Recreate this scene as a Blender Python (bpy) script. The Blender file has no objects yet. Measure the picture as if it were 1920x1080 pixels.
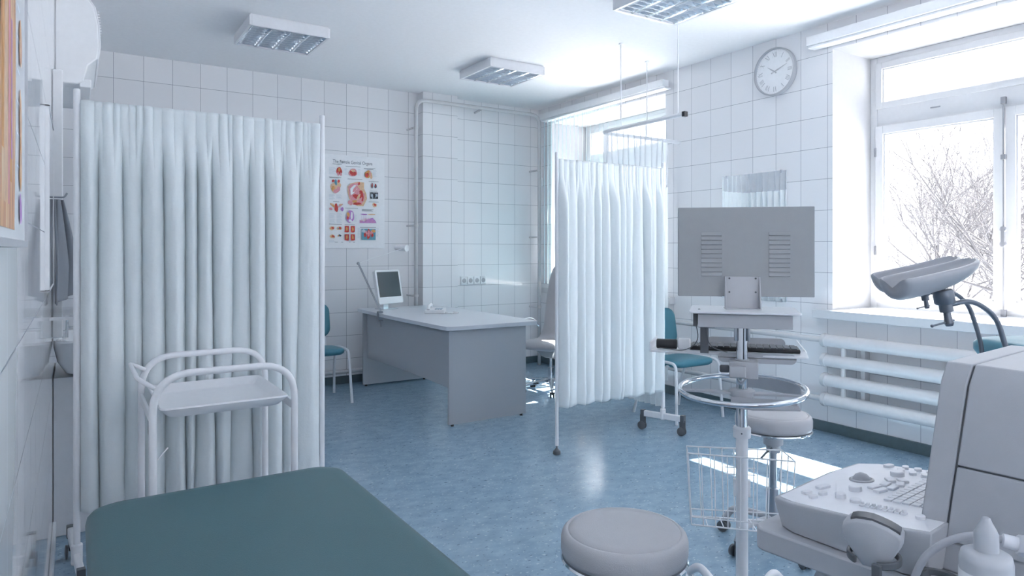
import bpy, bmesh, math, random
from mathutils import Vector, Matrix, noise
PI = math.pi
C = bpy.context.scene.collection
random.seed(4)

# ------------------------------------------------------------------ room numbers (metres)
EYE = 1.404
W = 4.812          # window wall
L = -0.09          # left wall
D = 7.043          # back wall
R0 = -3.4          # rear wall behind the camera
H = 3.137
TW, TH = 0.232, 0.2411
SILL = 0.94
LINTEL = 2.93
YAW = 0.5874

# ------------------------------------------------------------------ materials
def nodes_of(m):
    m.use_nodes = True
    nt = m.node_tree
    return nt, nt.nodes['Principled BSDF']

def mat(name, col, rough=0.5, metal=0.0, var=0.04, scale=30.0, bump=0.0, bscale=200.0, spec=0.5, coat=0.0, transl=0.0):
    m = bpy.data.materials.new(name)
    nt, b = nodes_of(m)
    N, K = nt.nodes, nt.links
    b.inputs['Roughness'].default_value = rough
    b.inputs['Metallic'].default_value = metal
    b.inputs['Specular IOR Level'].default_value = spec
    b.inputs['Coat Weight'].default_value = coat
    tc = N.new('ShaderNodeTexCoord')
    nz = N.new('ShaderNodeTexNoise'); nz.inputs['Scale'].default_value = scale; nz.inputs['Detail'].default_value = 3
    K.new(tc.outputs['Object'], nz.inputs['Vector'])
    mx = N.new('ShaderNodeMix'); mx.data_type = 'RGBA'
    c = Vector(col)
    mx.inputs[6].default_value = (*(c * (1 - var)), 1)
    mx.inputs[7].default_value = (*[min(1, v) for v in c * (1 + var)], 1)
    K.new(nz.outputs['Fac'], mx.inputs[0])
    K.new(mx.outputs[2], b.inputs['Base Color'])
    if bump:
        n2 = N.new('ShaderNodeTexNoise'); n2.inputs['Scale'].default_value = bscale; n2.inputs['Detail'].default_value = 4
        K.new(tc.outputs['Object'], n2.inputs['Vector'])
        bp = N.new('ShaderNodeBump'); bp.inputs['Strength'].default_value = bump; bp.inputs['Distance'].default_value = 0.002
        K.new(n2.outputs['Fac'], bp.inputs['Height']); K.new(bp.outputs['Normal'], b.inputs['Normal'])
    if transl:
        tr = N.new('ShaderNodeBsdfTranslucent'); K.new(mx.outputs[2], tr.inputs['Color'])
        ms = N.new('ShaderNodeMixShader'); ms.inputs[0].default_value = transl
        out = N['Material Output']
        K.new(b.outputs[0], ms.inputs[1]); K.new(tr.outputs[0], ms.inputs[2]); K.new(ms.outputs[0], out.inputs['Surface'])
    return m

def tile_mat(name, axis, o_h, col=(0.84, 0.84, 0.86), z0=2.911, lw=0.0028, rough=0.07):
    """glazed square tiles with thin grout; axis 0 -> wall runs along X, 1 -> along Y"""
    m = bpy.data.materials.new(name)
    nt, b = nodes_of(m); N, K = nt.nodes, nt.links
    tc = N.new('ShaderNodeTexCoord'); sp = N.new('ShaderNodeSeparateXYZ')
    K.new(tc.outputs['Object'], sp.inputs[0])
    def mth(op, a, bb=None):
        n = N.new('ShaderNodeMath'); n.operation = op
        for i, v in enumerate((a, bb)):
            if v is None: continue
            if isinstance(v, (int, float)): n.inputs[i].default_value = v
            else: K.new(v, n.inputs[i])
        return n.outputs[0]
    def line(sock, o, t, w):
        f = mth('DIVIDE', mth('SUBTRACT', sock, o - 50 * t), t)
        fr = mth('FRACT', f)
        d = mth('MINIMUM', fr, mth('SUBTRACT', 1.0, fr))
        return mth('LESS_THAN', d, w * 0.5 / t), mth('FLOOR', f)
    lh, ch = line(sp.outputs[axis], o_h, TW, lw)
    lv, cv = line(sp.outputs[2], z0, TH, lw)
    g = mth('MAXIMUM', lh, lv)
    cmb = N.new('ShaderNodeCombineXYZ'); K.new(ch, cmb.inputs[0]); K.new(cv, cmb.inputs[1])
    wn = N.new('ShaderNodeTexWhiteNoise'); wn.noise_dimensions = '2D'; K.new(cmb.outputs[0], wn.inputs[0])
    mx = N.new('ShaderNodeMix'); mx.data_type = 'RGBA'
    c = Vector(col)
    mx.inputs[6].default_value = (*(c * 0.975), 1); mx.inputs[7].default_value = (*(c * 1.02), 1)
    K.new(wn.outputs['Value'], mx.inputs[0])
    m2 = N.new('ShaderNodeMix'); m2.data_type = 'RGBA'
    K.new(g, m2.inputs[0]); K.new(mx.outputs[2], m2.inputs[6]); m2.inputs[7].default_value = (0.22, 0.24, 0.28, 1)
    K.new(m2.outputs[2], b.inputs['Base Color'])
    rg = mth('ADD', rough, mth('MULTIPLY', g, 0.5)); K.new(rg, b.inputs['Roughness'])
    nz = N.new('ShaderNodeTexNoise'); nz.inputs['Scale'].default_value = 3.0; K.new(tc.outputs['Object'], nz.inputs['Vector'])
    bp = N.new('ShaderNodeBump'); bp.inputs['Strength'].default_value = 0.12; bp.inputs['Distance'].default_value = 0.004
    hh = mth('SUBTRACT', nz.outputs['Fac'], mth('MULTIPLY', g, 0.4))
    K.new(hh, bp.inputs['Height']); K.new(bp.outputs['Normal'], b.inputs['Normal'])
    return m

def floor_mat():
    m = bpy.data.materials.new('blue vinyl floor')
    nt, b = nodes_of(m); N, K = nt.nodes, nt.links
    tc = N.new('ShaderNodeTexCoord')
    mp = N.new('ShaderNodeMapping'); mp.inputs['Scale'].default_value = (1, 1.5, 1); mp.inputs['Rotation'].default_value = (0, 0, 0.5)
    K.new(tc.outputs['Object'], mp.inputs[0])
    n1 = N.new('ShaderNodeTexNoise'); n1.inputs['Scale'].default_value = 9; n1.inputs['Detail'].default_value = 8; n1.inputs['Roughness'].default_value = 0.65
    K.new(mp.outputs[0], n1.inputs['Vector'])
    r1 = N.new('ShaderNodeValToRGB')
    r1.color_ramp.elements[0].position = 0.3; r1.color_ramp.elements[0].color = (0.20, 0.305, 0.405, 1)
    r1.color_ramp.elements[1].position = 0.7; r1.color_ramp.elements[1].color = (0.30, 0.43, 0.545, 1)
    K.new(n1.outputs['Fac'], r1.inputs[0])
    def specks(scale, lo, hi, col, prev):
        n = N.new('ShaderNodeTexNoise'); n.inputs['Scale'].default_value = scale; n.inputs['Detail'].default_value = 1
        K.new(mp.outputs[0], n.inputs['Vector'])
        r = N.new('ShaderNodeValToRGB'); r.color_ramp.elements[0].position = lo; r.color_ramp.elements[1].position = hi
        K.new(n.outputs['Fac'], r.inputs[0])
        x = N.new('ShaderNodeMix'); x.data_type = 'RGBA'; K.new(r.outputs[0], x.inputs[0]); K.new(prev, x.inputs[6]); x.inputs[7].default_value = col
        return x.outputs[2]
    c = specks(44, 0.675, 0.70, (0.42, 0.54, 0.63, 1), r1.outputs[0])
    c = specks(38, 0.68, 0.71, (0.13, 0.20, 0.27, 1), c)
    K.new(c, b.inputs['Base Color'])
    b.inputs['Roughness'].default_value = 0.2
    n3 = N.new('ShaderNodeTexNoise'); n3.inputs['Scale'].default_value = 25; K.new(tc.outputs['Object'], n3.inputs['Vector'])
    bp = N.new('ShaderNodeBump'); bp.inputs['Strength'].default_value = 0.15; bp.inputs['Distance'].default_value = 0.003
    K.new(n3.outputs['Fac'], bp.inputs['Height']); K.new(bp.outputs['Normal'], b.inputs['Normal'])
    return m

def glass_mat(name, tint=(1, 1, 1), gl=0.05):
    m = bpy.data.materials.new(name); m.use_nodes = True
    nt = m.node_tree; N, K = nt.nodes, nt.links
    N.remove(N['Principled BSDF'])
    t = N.new('ShaderNodeBsdfTransparent'); t.inputs[0].default_value = (*tint, 1)
    g = N.new('ShaderNodeBsdfGlossy'); g.inputs['Roughness'].default_value = 0.02
    lw = N.new('ShaderNodeLayerWeight'); lw.inputs[0].default_value = 0.5
    pw = N.new('ShaderNodeMath'); pw.operation = 'POWER'; pw.inputs[1].default_value = 4.0; K.new(lw.outputs['Facing'], pw.inputs[0])
    f = N.new('ShaderNodeMath'); f.operation = 'MULTIPLY_ADD'; f.inputs[1].default_value = 0.5; f.inputs[2].default_value = 0.02; K.new(pw.outputs[0], f.inputs[0])
    x = N.new('ShaderNodeMixShader'); K.new(f.outputs[0], x.inputs[0]); K.new(t.outputs[0], x.inputs[1]); K.new(g.outputs[0], x.inputs[2])
    K.new(x.outputs[0], N['Material Output'].inputs['Surface'])
    return m

def sheer_mat():
    m = bpy.data.materials.new('sheer net'); m.use_nodes = True
    nt = m.node_tree; N, K = nt.nodes, nt.links
    b = N['Principled BSDF']; b.inputs['Base Color'].default_value = (0.8, 0.83, 0.86, 1); b.inputs['Roughness'].default_value = 0.8
    tl = N.new('ShaderNodeBsdfTranslucent'); tl.inputs[0].default_value = (0.8, 0.84, 0.88, 1)
    a = N.new('ShaderNodeMixShader'); a.inputs[0].default_value = 0.45; K.new(b.outputs[0], a.inputs[1]); K.new(tl.outputs[0], a.inputs[2])
    tc = N.new('ShaderNodeTexCoord'); nz = N.new('ShaderNodeTexNoise'); nz.inputs['Scale'].default_value = 14; K.new(tc.outputs['Object'], nz.inputs['Vector'])
    mr = N.new('ShaderNodeMapRange'); mr.inputs['To Min'].default_value = 0.50; mr.inputs['To Max'].default_value = 0.56; K.new(nz.outputs['Fac'], mr.inputs[0])
    t = N.new('ShaderNodeBsdfTransparent'); x = N.new('ShaderNodeMixShader'); K.new(mr.outputs[0], x.inputs[0]); K.new(t.outputs[0], x.inputs[1]); K.new(a.outputs[0], x.inputs[2])
    K.new(x.outputs[0], N['Material Output'].inputs['Surface'])
    return m

M = {
 'tile_back': tile_mat('glazed tiles back', 0, 0.2803),
 'tile_right': tile_mat('glazed tiles right', 1, 4.736),
 'tile_left': tile_mat('glazed tiles left', 1, 4.85, rough=0.05),
 'plaster': mat('white plaster', (0.82, 0.835, 0.86), 0.7, bump=0.15, bscale=120),
 'ceiling': mat('ceiling paint', (0.88, 0.89, 0.91), 0.8, bump=0.25, bscale=60),
 'floor': floor_mat(),
 'skirt': mat('dark vinyl skirting', (0.10, 0.145, 0.165), 0.3, var=0.15),
 'white': mat('white enamel', (0.78, 0.79, 0.82), 0.28, coat=0.15),
 'pvc': mat('white plastic', (0.84, 0.85, 0.87), 0.35),
 'winframe': mat('window frame enamel', (0.66, 0.67, 0.69), 0.35),
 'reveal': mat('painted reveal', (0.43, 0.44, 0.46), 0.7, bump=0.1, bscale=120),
 'pipe': mat('painted pipe', (0.64, 0.635, 0.645), 0.25, coat=0.2),
 'laminate': mat('light grey laminate', (0.45, 0.47, 0.505), 0.45, var=0.05, scale=250, bump=0.05),
 'lam_top': mat('light grey desktop', (0.66, 0.69, 0.74), 0.32, var=0.04, scale=250),
 'lam_edge': mat('grey edge band', (0.40, 0.42, 0.46), 0.5),
 'chrome': mat('chrome', (0.72, 0.74, 0.77), 0.08, 1.0, var=0.01),
 'steel': mat('brushed steel', (0.42, 0.44, 0.48), 0.3, 1.0),
 'gunmetal': mat('dark gunmetal', (0.16, 0.18, 0.215), 0.32, 0.7),
 'trough': mat('moulded grey shell', (0.36, 0.37, 0.40), 0.4, coat=0.1),
 'face': mat('control face', (0.80, 0.81, 0.85), 0.4),
 'dark': mat('dark grey plastic', (0.11, 0.12, 0.135), 0.4),
 'black': mat('black plastic', (0.02, 0.021, 0.024), 0.35),
 'grey': mat('grey plastic', (0.48, 0.49, 0.52), 0.5, bump=0.08, bscale=400),
 'monback': mat('monitor grey shell', (0.33, 0.345, 0.36), 0.55, bump=0.12, bscale=500),
 'machine': mat('machine shell', (0.45, 0.465, 0.50), 0.5, bump=0.15, bscale=500),
 'panel': mat('control panel', (0.74, 0.75, 0.79), 0.45, bump=0.05, bscale=400),
 'teal': mat('teal leatherette', (0.085, 0.205, 0.235), 0.42, var=0.06, scale=6, bump=0.35, bscale=350),
 'teal2': mat('teal upholstery', (0.065, 0.225, 0.295), 0.4, bump=0.3, bscale=300),
 'couch': mat('couch leatherette', (0.06, 0.14, 0.165), 0.45, var=0.06, scale=5, bump=0.3, bscale=350),
 'seatgrey': mat('light grey leatherette', (0.46, 0.46, 0.485), 0.5, bump=0.3, bscale=350),
 'curtain': mat('screen cloth', (0.78, 0.83, 0.85), 0.85, var=0.02, bump=0.6, bscale=90, transl=0.1, spec=0.15),
 'curtain2': mat('window-lit screen cloth', (0.93, 0.96, 0.97), 0.85, var=0.02, bump=0.5, bscale=90, transl=0.32, spec=0.15),  # screen cloth coloured brighter for window light on the right screen
 'sheer': sheer_mat(),
 'slat': mat('blind slat', (0.56, 0.74, 0.78), 0.3, var=0.04, transl=0.2),
 'towel': mat('grey cloth', (0.34, 0.36, 0.40), 0.9, bump=0.3),
 'glass': glass_mat('window glass'),
 'mirror': mat('mirror silvering', (0.88, 0.91, 0.93), 0.015, 1.0, var=0.0),
 'ceramic': mat('ceramic', (0.75, 0.77, 0.80), 0.1, coat=0.5),
 'paper': mat('chart paper', (0.90, 0.91, 0.93), 0.22),
 'ink': mat('print ink', (0.07, 0.09, 0.13), 0.5),
 'inklt': mat('print pale', (0.52, 0.60, 0.68), 0.5),
 'red': mat('print red', (0.62, 0.06, 0.05), 0.5, var=0.5, scale=60),
 'orange': mat('print orange', (0.75, 0.36, 0.12), 0.5, var=0.4, scale=45),
 'flesh': mat('print flesh', (0.78, 0.52, 0.33), 0.5, var=0.3, scale=50),
 'pink': mat('print pink', (0.74, 0.32, 0.36), 0.5, var=0.35, scale=60),
 'lilac': mat('print lilac', (0.52, 0.25, 0.60), 0.5, var=0.3, scale=60),
 'blueprint': mat('print blue', (0.13, 0.35, 0.46), 0.5, var=0.2, scale=60),
 'muscle': mat('print muscle', (0.70, 0.28, 0.10), 0.5, var=0.55, scale=40),
 'fibre': None,
 'screen': mat('dark screen', (0.035, 0.042, 0.055), 0.25),
 'reflector': mat('louvre reflector', (0.80, 0.85, 0.90), 0.22, 0.75),
 'tube': mat('unlit tube glass', (0.80, 0.83, 0.86), 0.3),
 'bark': mat('bark', (0.075, 0.074, 0.08), 0.9, var=0.4),
 'snow': mat('dimmed snow', (0.50, 0.52, 0.56), 0.9),  # colour lowered so less sunlight bounces up into the room
 'housewall': mat('pale render', (0.72, 0.72, 0.74), 0.9),
 'winhard': mat('grey fittings', (0.30, 0.31, 0.34), 0.4, 0.4),
 'gel': mat('gel bottle plastic', (0.48, 0.50, 0.54), 0.35),
 'cord': mat('grey cable', (0.42, 0.43, 0.47), 0.5),
}

def fibre_mat():
    m = bpy.data.materials.new('printed muscle fibres'); nt, b = nodes_of(m); N, K = nt.nodes, nt.links
    tc = N.new('ShaderNodeTexCoord'); mp = N.new('ShaderNodeMapping'); mp.inputs['Scale'].default_value = (1, 60, 5); mp.inputs['Rotation'].default_value = (0.10, 0, 0)
    K.new(tc.outputs['Object'], mp.inputs[0])
    n = N.new('ShaderNodeTexNoise'); n.inputs['Scale'].default_value = 1.0; n.inputs['Detail'].default_value = 4; n.inputs['Distortion'].default_value = 0.8; K.new(mp.outputs[0], n.inputs[0])
    r = N.new('ShaderNodeValToRGB'); K.new(n.outputs['Fac'], r.inputs[0]); e = r.color_ramp.elements
    e[0].position = 0.30; e[0].color = (0.36, 0.10, 0.05, 1); e[1].position = 0.72; e[1].color = (0.86, 0.70, 0.50, 1)
    q = e.new(0.42); q.color = (0.66, 0.27, 0.10, 1); q = e.new(0.55); q.color = (0.80, 0.45, 0.18, 1)
    K.new(r.outputs[0], b.inputs['Base Color']); b.inputs['Roughness'].default_value = 0.35
    return m
M['fibre'] = fibre_mat()

# ------------------------------------------------------------------ mesh builder
def fil(pts, rad, n=6):
    """round the inner corners of a polyline"""
    pts = [Vector(p) for p in pts]; out = [pts[0]]
    for i in range(1, len(pts) - 1):
        a, b, c = pts[i-1], pts[i], pts[i+1]
        u, v = (a - b), (c - b)
        r = min(rad, u.length * 0.49, v.length * 0.49)
        p, q = b + u.normalized() * r, b + v.normalized() * r
        for k in range(n + 1):
            t = k / n
            out.append(p * (1-t)**2 + b * 2*t*(1-t) + q * t*t)
    out.append(pts[-1]); return out

def rrect(x0, x1, y0, y1, r, n=5):
    """rounded rectangle outline, r single or per corner (x0y0, x1y0, x1y1, x0y1)"""
    if not isinstance(r, (tuple, list)): r = (r,) * 4
    out = []
    for (cx, cy, a0, q) in ((x0, y0, PI, r[0]), (x1, y0, 1.5*PI, r[1]), (x1, y1, 0, r[2]), (x0, y1, 0.5*PI, r[3])):
        sx = 1 if cx == x0 else -1; sy = 1 if cy == y0 else -1
        for k in range(n + 1):
            a = a0 + 0.5 * PI * k / n
            out.append((cx + sx*q + q*math.cos(a), cy + sy*q + q*math.sin(a)))
    return out

class MB:
    def __init__(s): s.bm = bmesh.new(); s.mi = 0; s.X = Matrix()
    def v(s, p): return s.bm.verts.new(s.X @ Vector(p))
    def f(s, vs):
        try:
            q = s.bm.faces.new(vs); q.material_index = s.mi; return q
        except ValueError: return None
    def box(s, x0, x1, y0, y1, z0, z1):
        c = [s.v((x, y, z)) for z in (z0, z1) for x, y in ((x0, y0), (x1, y0), (x1, y1), (x0, y1))]
        for q in ((3,2,1,0), (4,5,6,7), (0,1,5,4), (1,2,6,5), (2,3,7,6), (3,0,4,7)): s.f([c[i] for i in q])
        return s
    def prism(s, poly, z0, z1):
        a = [s.v((p[0], p[1], z0)) for p in poly]; b = [s.v((p[0], p[1], z1)) for p in poly]; n = len(poly)
        s.f(a[::-1]); s.f(b)
        for i in range(n): s.f([a[i], a[(i+1) % n], b[(i+1) % n], b[i]])
        return s
    def loft(s, rings, cap=True, closed=True):
        R = [[s.v(p) for p in r] for r in rings]; n = len(R[0])
        for a, b in zip(R, R[1:]):
            for i in range(n if closed else n - 1): s.f([a[i], a[(i+1) % n], b[(i+1) % n], b[i]])
        if cap and closed: s.f(R[0][::-1]); s.f(R[-1])
        return s
    def lathe(s, prof, n=32, o=(0, 0, 0), axis=None, cap=True):
        o = Vector(o); q = Matrix() if axis is None else Vector((0, 0, 1)).rotation_difference(Vector(axis)).to_matrix().to_4x4()
        s.loft([[o + q @ Vector((r*math.cos(2*PI*k/n), r*math.sin(2*PI*k/n), z)) for k in range(n)] for r, z in prof], cap=cap)
        return s
    def cyl(s, a, b, r, n=16, r2=None):
        a, b = Vector(a), Vector(b); d = b - a
        return s.lathe([(r, 0), (r if r2 is None else r2, d.length)], n, a, d.normalized())
    def tube(s, pts, r, n=10, closed=False):
        P = [Vector(p) for p in pts]; m = len(P); rings = []; up = None
        for i in range(m):
            if closed: t = P[(i+1) % m] - P[i-1]
            else: t = P[min(i+1, m-1)] - P[max(i-1, 0)]
            t.normalize()
            if up is None:
                up = Vector((0, 0, 1)) if abs(t.z) < 0.9 else Vector((1, 0, 0))
            side = t.cross(up)
            if side.length < 1e-5: side = t.orthogonal()
            side.normalize(); up = side.cross(t).normalized()
            rr = r[i] if isinstance(r, (list, tuple)) else r
            rings.append([P[i] + side * rr*math.cos(2*PI*k/n) + up * rr*math.sin(2*PI*k/n) for k in range(n)])
        if closed:
            R = [[s.v(p) for p in q] for q in rings]
            for i in range(m):
                a, b = R[i], R[(i+1) % m]
                for k in range(n): s.f([a[k], a[(k+1) % n], b[(k+1) % n], b[k]])
        else: s.loft(rings)
        return s
    def ball(s, c, r, sc=(1, 1, 1), n=16):
        c = Vector(c); k = n // 2
        s.loft([[c + Vector((r*sc[0]*math.sin(a)*math.cos(2*PI*j/n), r*sc[1]*math.sin(a)*math.sin(2*PI*j/n), -r*sc[2]*math.cos(a))) for j in range(n)]
                for a in [max(0.02, min(PI-0.02, PI*i/k)) for i in range(k + 1)]])
        return s
    def grid(s, fn, nu, nv):
        g = [[s.v(fn(i/nu, j/nv)) for i in range(nu + 1)] for j in range(nv + 1)]
        for j in range(nv):
            for i in range(nu): s.f([g[j][i], g[j][i+1], g[j+1][i+1], g[j+1][i]])
        return s

def build(name, mb, m, parent=None, bevel=0.0, seg=2, smooth=35, label=None, kind=None, subsurf=0, solid=0, fix=True):
    me = bpy.data.meshes.new(name)
    if fix: bmesh.ops.recalc_face_normals(mb.bm, faces=mb.bm.faces[:])
    mb.bm.to_mesh(me); mb.bm.free()
    for q in (m if isinstance(m, (list, tuple)) else [m]): me.materials.append(M[q])
    me.shade_smooth()
    if smooth < 180: me.set_sharp_from_angle(angle=math.radians(smooth))
    o = bpy.data.objects.new(name, me); C.objects.link(o)
    if parent: o.parent = parent
    if solid:
        q = o.modifiers.new('Solidify', 'SOLIDIFY'); q.thickness = solid; q.offset = 0
    if bevel:
        q = o.modifiers.new('Bevel', 'BEVEL'); q.width = bevel; q.segments = seg; q.limit_method = 'ANGLE'; q.angle_limit = math.radians(40)
        q.harden_normals = False
    if subsurf:
        q = o.modifiers.new('Subdivision', 'SUBSURF'); q.levels = subsurf; q.render_levels = subsurf
    if label: o['label'] = label
    if kind: o['kind'] = kind
    return o

def thing(name, label, cat, loc=(0, 0, 0), rz=0.0, group=None):
    o = bpy.data.objects.new(name, None); C.objects.link(o)
    o.location = loc; o.rotation_euler = (0, 0, rz); o.empty_display_size = 0.1
    o['label'] = label; o['category'] = cat
    if group: o['group'] = group
    return o

def tag(o, label, cat, group=None):
    o['label'] = label; o['category'] = cat
    if group: o['group'] = group
    return o

def dup(root, loc, rz, label):
    def cp(o, par):
        c = o.copy(); C.objects.link(c)
        if par: c.parent = par
        for ch in list(o.children): cp(ch, c)
        return c
    r = cp(root, None); r.location = loc; r.rotation_euler = (0, 0, rz); r['label'] = label
    return r

def RZ(a): return Matrix.Rotation(a, 4, 'Z')
def T(x, y, z): return Matrix.Translation((x, y, z))

# ------------------------------------------------------------------ room shell
XO = 5.45          # outside face of the window wall
build('floor', MB().box(L - 0.2, XO, R0 - 0.64, D + 0.2, -0.12, 0.0), 'floor', kind='structure')
build('ceiling', MB().box(L - 0.2, XO, R0 - 0.64, D + 0.2, H, H + 0.15), 'ceiling', kind='structure')
build('wall_left', MB().box(L - 0.2, L, R0, D, 0, H), 'tile_left', kind='structure')
build('wall_back', MB().box(L - 0.2, XO, D, D + 0.2, 0, H), 'tile_back', kind='structure')
RW_FILL = [(0.3, 2.5)]       # window added in the rear wall, behind the camera, for fill light
RO = R0 - 0.64
mb = MB().box(L - 0.2, XO, RO, R0, 0, SILL - 0.067).box(L - 0.2, XO, RO, R0, LINTEL, H)
for a, b in ((L - 0.2, RW_FILL[0][0]), (RW_FILL[0][1], XO)): mb.box(a, b, RO, R0, SILL - 0.067, LINTEL)
build('wall_rear', mb, 'plaster', kind='structure', fix=False)
WIN = [(4.844, 6.76), (1.15, 3.07), (-2.544, -0.62)]  # last one is unseen, added behind the camera for fill light
mb = MB()
mb.box(W, XO, R0, D, 0, SILL - 0.067)
mb.box(W, XO, R0, D, LINTEL, H)
for a, b in ((6.76, D), (3.07, 4.844), (-0.62, 1.15), (R0, -2.544)): mb.box(W, XO, a, b, SILL - 0.067, LINTEL)
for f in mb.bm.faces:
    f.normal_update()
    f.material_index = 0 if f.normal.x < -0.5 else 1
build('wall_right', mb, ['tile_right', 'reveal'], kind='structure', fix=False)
build('trim_1', MB().box(3.181, 3.607, 6.912, D, 0, H), 'tile_back', kind='structure')
def skirting(name, mb, m): return build(name, mb, m, kind='structure', bevel=0.003)
mb = MB()
y = R0
mb.box(W - 0.012, W, R0, D, 0.0, 0.082)
skirting('baseboard_right', mb, 'skirt')
mb = MB().box(L, 3.181, D - 0.012, D, 0, 0.082).box(3.607, W, D - 0.012, D, 0, 0.082).box(3.169, 3.619, 6.90, 6.912, 0, 0.082)
skirting('baseboard_back', mb, 'skirt')
skirting('baseboard_left', MB().box(L, L + 0.014, R0, 4.04, 0, 0.085), 'white')

# ------------------------------------------------------------------ windows
def window(n, y0, y1, rear=False):
    w = bpy.data.objects.new('window_%d' % n, None); C.objects.link(w); w['kind'] = 'structure'
    w.location = (5.33, (y0 + y1) / 2, SILL); w.empty_display_size = 0.1
    h = (y1 - y0) / 2; top = LINTEL - SILL
    if rear: w.location = ((y0 + y1) / 2, R0 - 0.518, SILL); w.rotation_euler = (0, 0, -PI/2)
    zt0, zt1 = 2.37 - SILL, 2.53 - SILL
    fr = MB()
    fr.box(0, 0.10, -h, -h + 0.055, 0, top).box(0, 0.10, h - 0.055, h, 0, top)
    fr.box(0, 0.10, -h + 0.055, h - 0.055, top - 0.055, top).box(0, 0.10, -h + 0.055, h - 0.055, 0, 0.045)
    fr.box(0.005, 0.10, -h + 0.055, h - 0.055, zt0, zt1)
    build('window_frame', fr, 'winframe', w, bevel=0.004)
    def sash(a, b, c, d, t, x0):
        s = MB()
        s.box(x0, x0 + 0.06, a, a + t, c, d).box(x0, x0 + 0.06, b - t, b, c, d)
        s.box(x0, x0 + 0.06, a + t, b - t, c, c + t).box(x0, x0 + 0.06, a + t, b - t, d - t, d)
        # glazing bead step
        k = t + 0.012
        for q in ((a + t, a + k, c + t, d - t), (b - k, b - t, c + t, d - t), (a + k, b - k, c + t, c + k), (a + k, b - k, d - k, d - t)):
            s.box(x0 + 0.015, x0 + 0.05, *q)
        so = build('sash', s, 'winframe', w, bevel=0.003)
        build('pane', MB().box(x0 + 0.03, x0 + 0.034, a + t, b - t, c + t, d - t), 'glass', so)
        return so
    s1 = sash(0.004, h - 0.045, 0.04, zt0 + 0.01, 0.062, -0.012)
    s2 = sash(-h + 0.045, -0.004, 0.04, zt0 + 0.01, 0.062, -0.012)
    sash(-h + 0.045, h - 0.045, zt1 - 0.01, top - 0.045, 0.05, -0.006)
    # espagnolette rod with caps and handle
    r = MB()
    r.cyl((-0.028, 0, 0.015), (-0.028, 0, zt0 + 0.07), 0.0055)
    for z, l in ((0.0, 0.05), (zt0 + 0.03, 0.05), (1.08, 0.035)): r.box(-0.038, -0.012, -0.016, 0.016, z, z + l)
    ro = build('bolt_rod', r, 'winhard', w, bevel=0.003)
    hd = MB()
    hd.lathe([(0.02, 0), (0.024, 0.004), (0.018, 0.014)], 16, (-0.03, 0, 0.60), (-1, 0, 0))
    hd.lathe([(0.02, 0), (0.024, 0.004), (0.018, 0.014)], 16, (-0.03, 0, 0.50), (-1, 0, 0))
    hd.box(-0.046, -0.028, -0.012, 0.012, 0.48, 0.62)
    build('handle', hd, 'winhard', ro, bevel=0.003)
    for z in (0.42, 1.20):
        build('hinge', MB().box(-0.02, 0.0, h - 0.055, h - 0.04, z, z + 0.07), 'winhard', w, bevel=0.002)
    build('vent_latch', MB().box(-0.016, -0.006, 0.42, 0.49, zt0 + 0.085, zt0 + 0.095), 'winhard', w, bevel=0.002)
    a_, b_, c_ = 4.742 - 5.33, W - 5.33 - 0.002, h + 0.13
    sl = MB().prism([(a_, -c_), (b_, -c_), (b_, -h + 0.001), (0.0, -h + 0.001), (0.0, h - 0.001), (b_, h - 0.001), (b_, c_), (a_, c_)], -0.066, 0.001)
    build('window_sill', sl, 'winframe', w, bevel=0.006)
    return w
for i, (a, b) in enumerate(WIN): window(i + 1, a, b)
for i, (a, b) in enumerate(RW_FILL): window(i + 4, a, b, True)  # unseen window added to brighten the room from behind

# blinds ------------------------------------------------------------
def headrail(name, y0, y1, label):
    t = thing(name, label, 'blind', (4.74, (y0 + y1) / 2, 2.97))
    h = (y1 - y0) / 2
    build('headrail', MB().box(-0.05, 0.03, -h, h, 0.0, 0.068), 'pvc', t, bevel=0.003)
    build('valance_lip', MB().box(-0.03, 0.06, -h, h, -0.018, -0.001), 'pvc', t, bevel=0.003)
    return t
hr = headrail('vertical_blind', 4.76, 6.86, 'white vertical blind with pale cyan slats half drawn at the far window')
for k in range(17):
    y = 6.82 - 0.0745 * k - 5.81
    s = MB(); s.X = T(0.0, y, 0) @ RZ(math.radians(50))
    s.box(-0.040, 0.040, -0.0009, 0.0009, -1.98, -0.03)
    s.box(-0.006, 0.006, -0.003, 0.003, -0.035, -0.005)
    build('slat', s, 'slat', hr)
ch = MB().tube([(-0.03, 1.02, -0.02), (-0.03, 1.03, -0.7), (-0.03, 1.02, -1.3)], 0.003, 6).box(-0.037, -0.023, 1.012, 1.028, -0.80, -0.70)
build('pull_chain', ch, 'pvc', hr)
headrail('blind_headrail', 1.10, 3.215, 'white blind headrail drawn clear above the near window by the clock')

# ------------------------------------------------------------------ pipes
PY = 6.87
t = thing('heating_pipe', 'off-white heating pipe framing the tiled back corner beside the pilaster', 'pipe', (4.70, PY, 0))
loc = Vector((4.70, PY, 0))
full = [Vector(p) for p in [(3.08, PY, 0.10), (3.08, PY, 3.03), (4.70, PY, 3.03), (4.70, PY, 0.0)]]
build('pipe_run', MB().tube([p - loc for p in fil(full, 0.12, 7)], 0.021, 14), 'pipe', t, smooth=180)
for (x, z) in ((3.08, 2.72), (3.08, 1.66), (3.08, 0.9), (4.70, 2.36), (4.70, 1.55), (4.70, 0.7)):
    build('wall_bracket', MB().cyl((x - 4.70 - 0.03, 0, z), (x - 4.70 - 0.03, D - PY - 0.002, z), 0.010).lathe([(0.026, -0.012), (0.026, 0.012)], 16, (x - 4.70, 0, z)), 'pipe', t)
build('wall_bracket', MB().cyl((3.9 - 4.70, 0, 3.02), (3.9 - 4.70, D - PY - 0.002, 3.0), 0.012), 'pipe', t)
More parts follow.
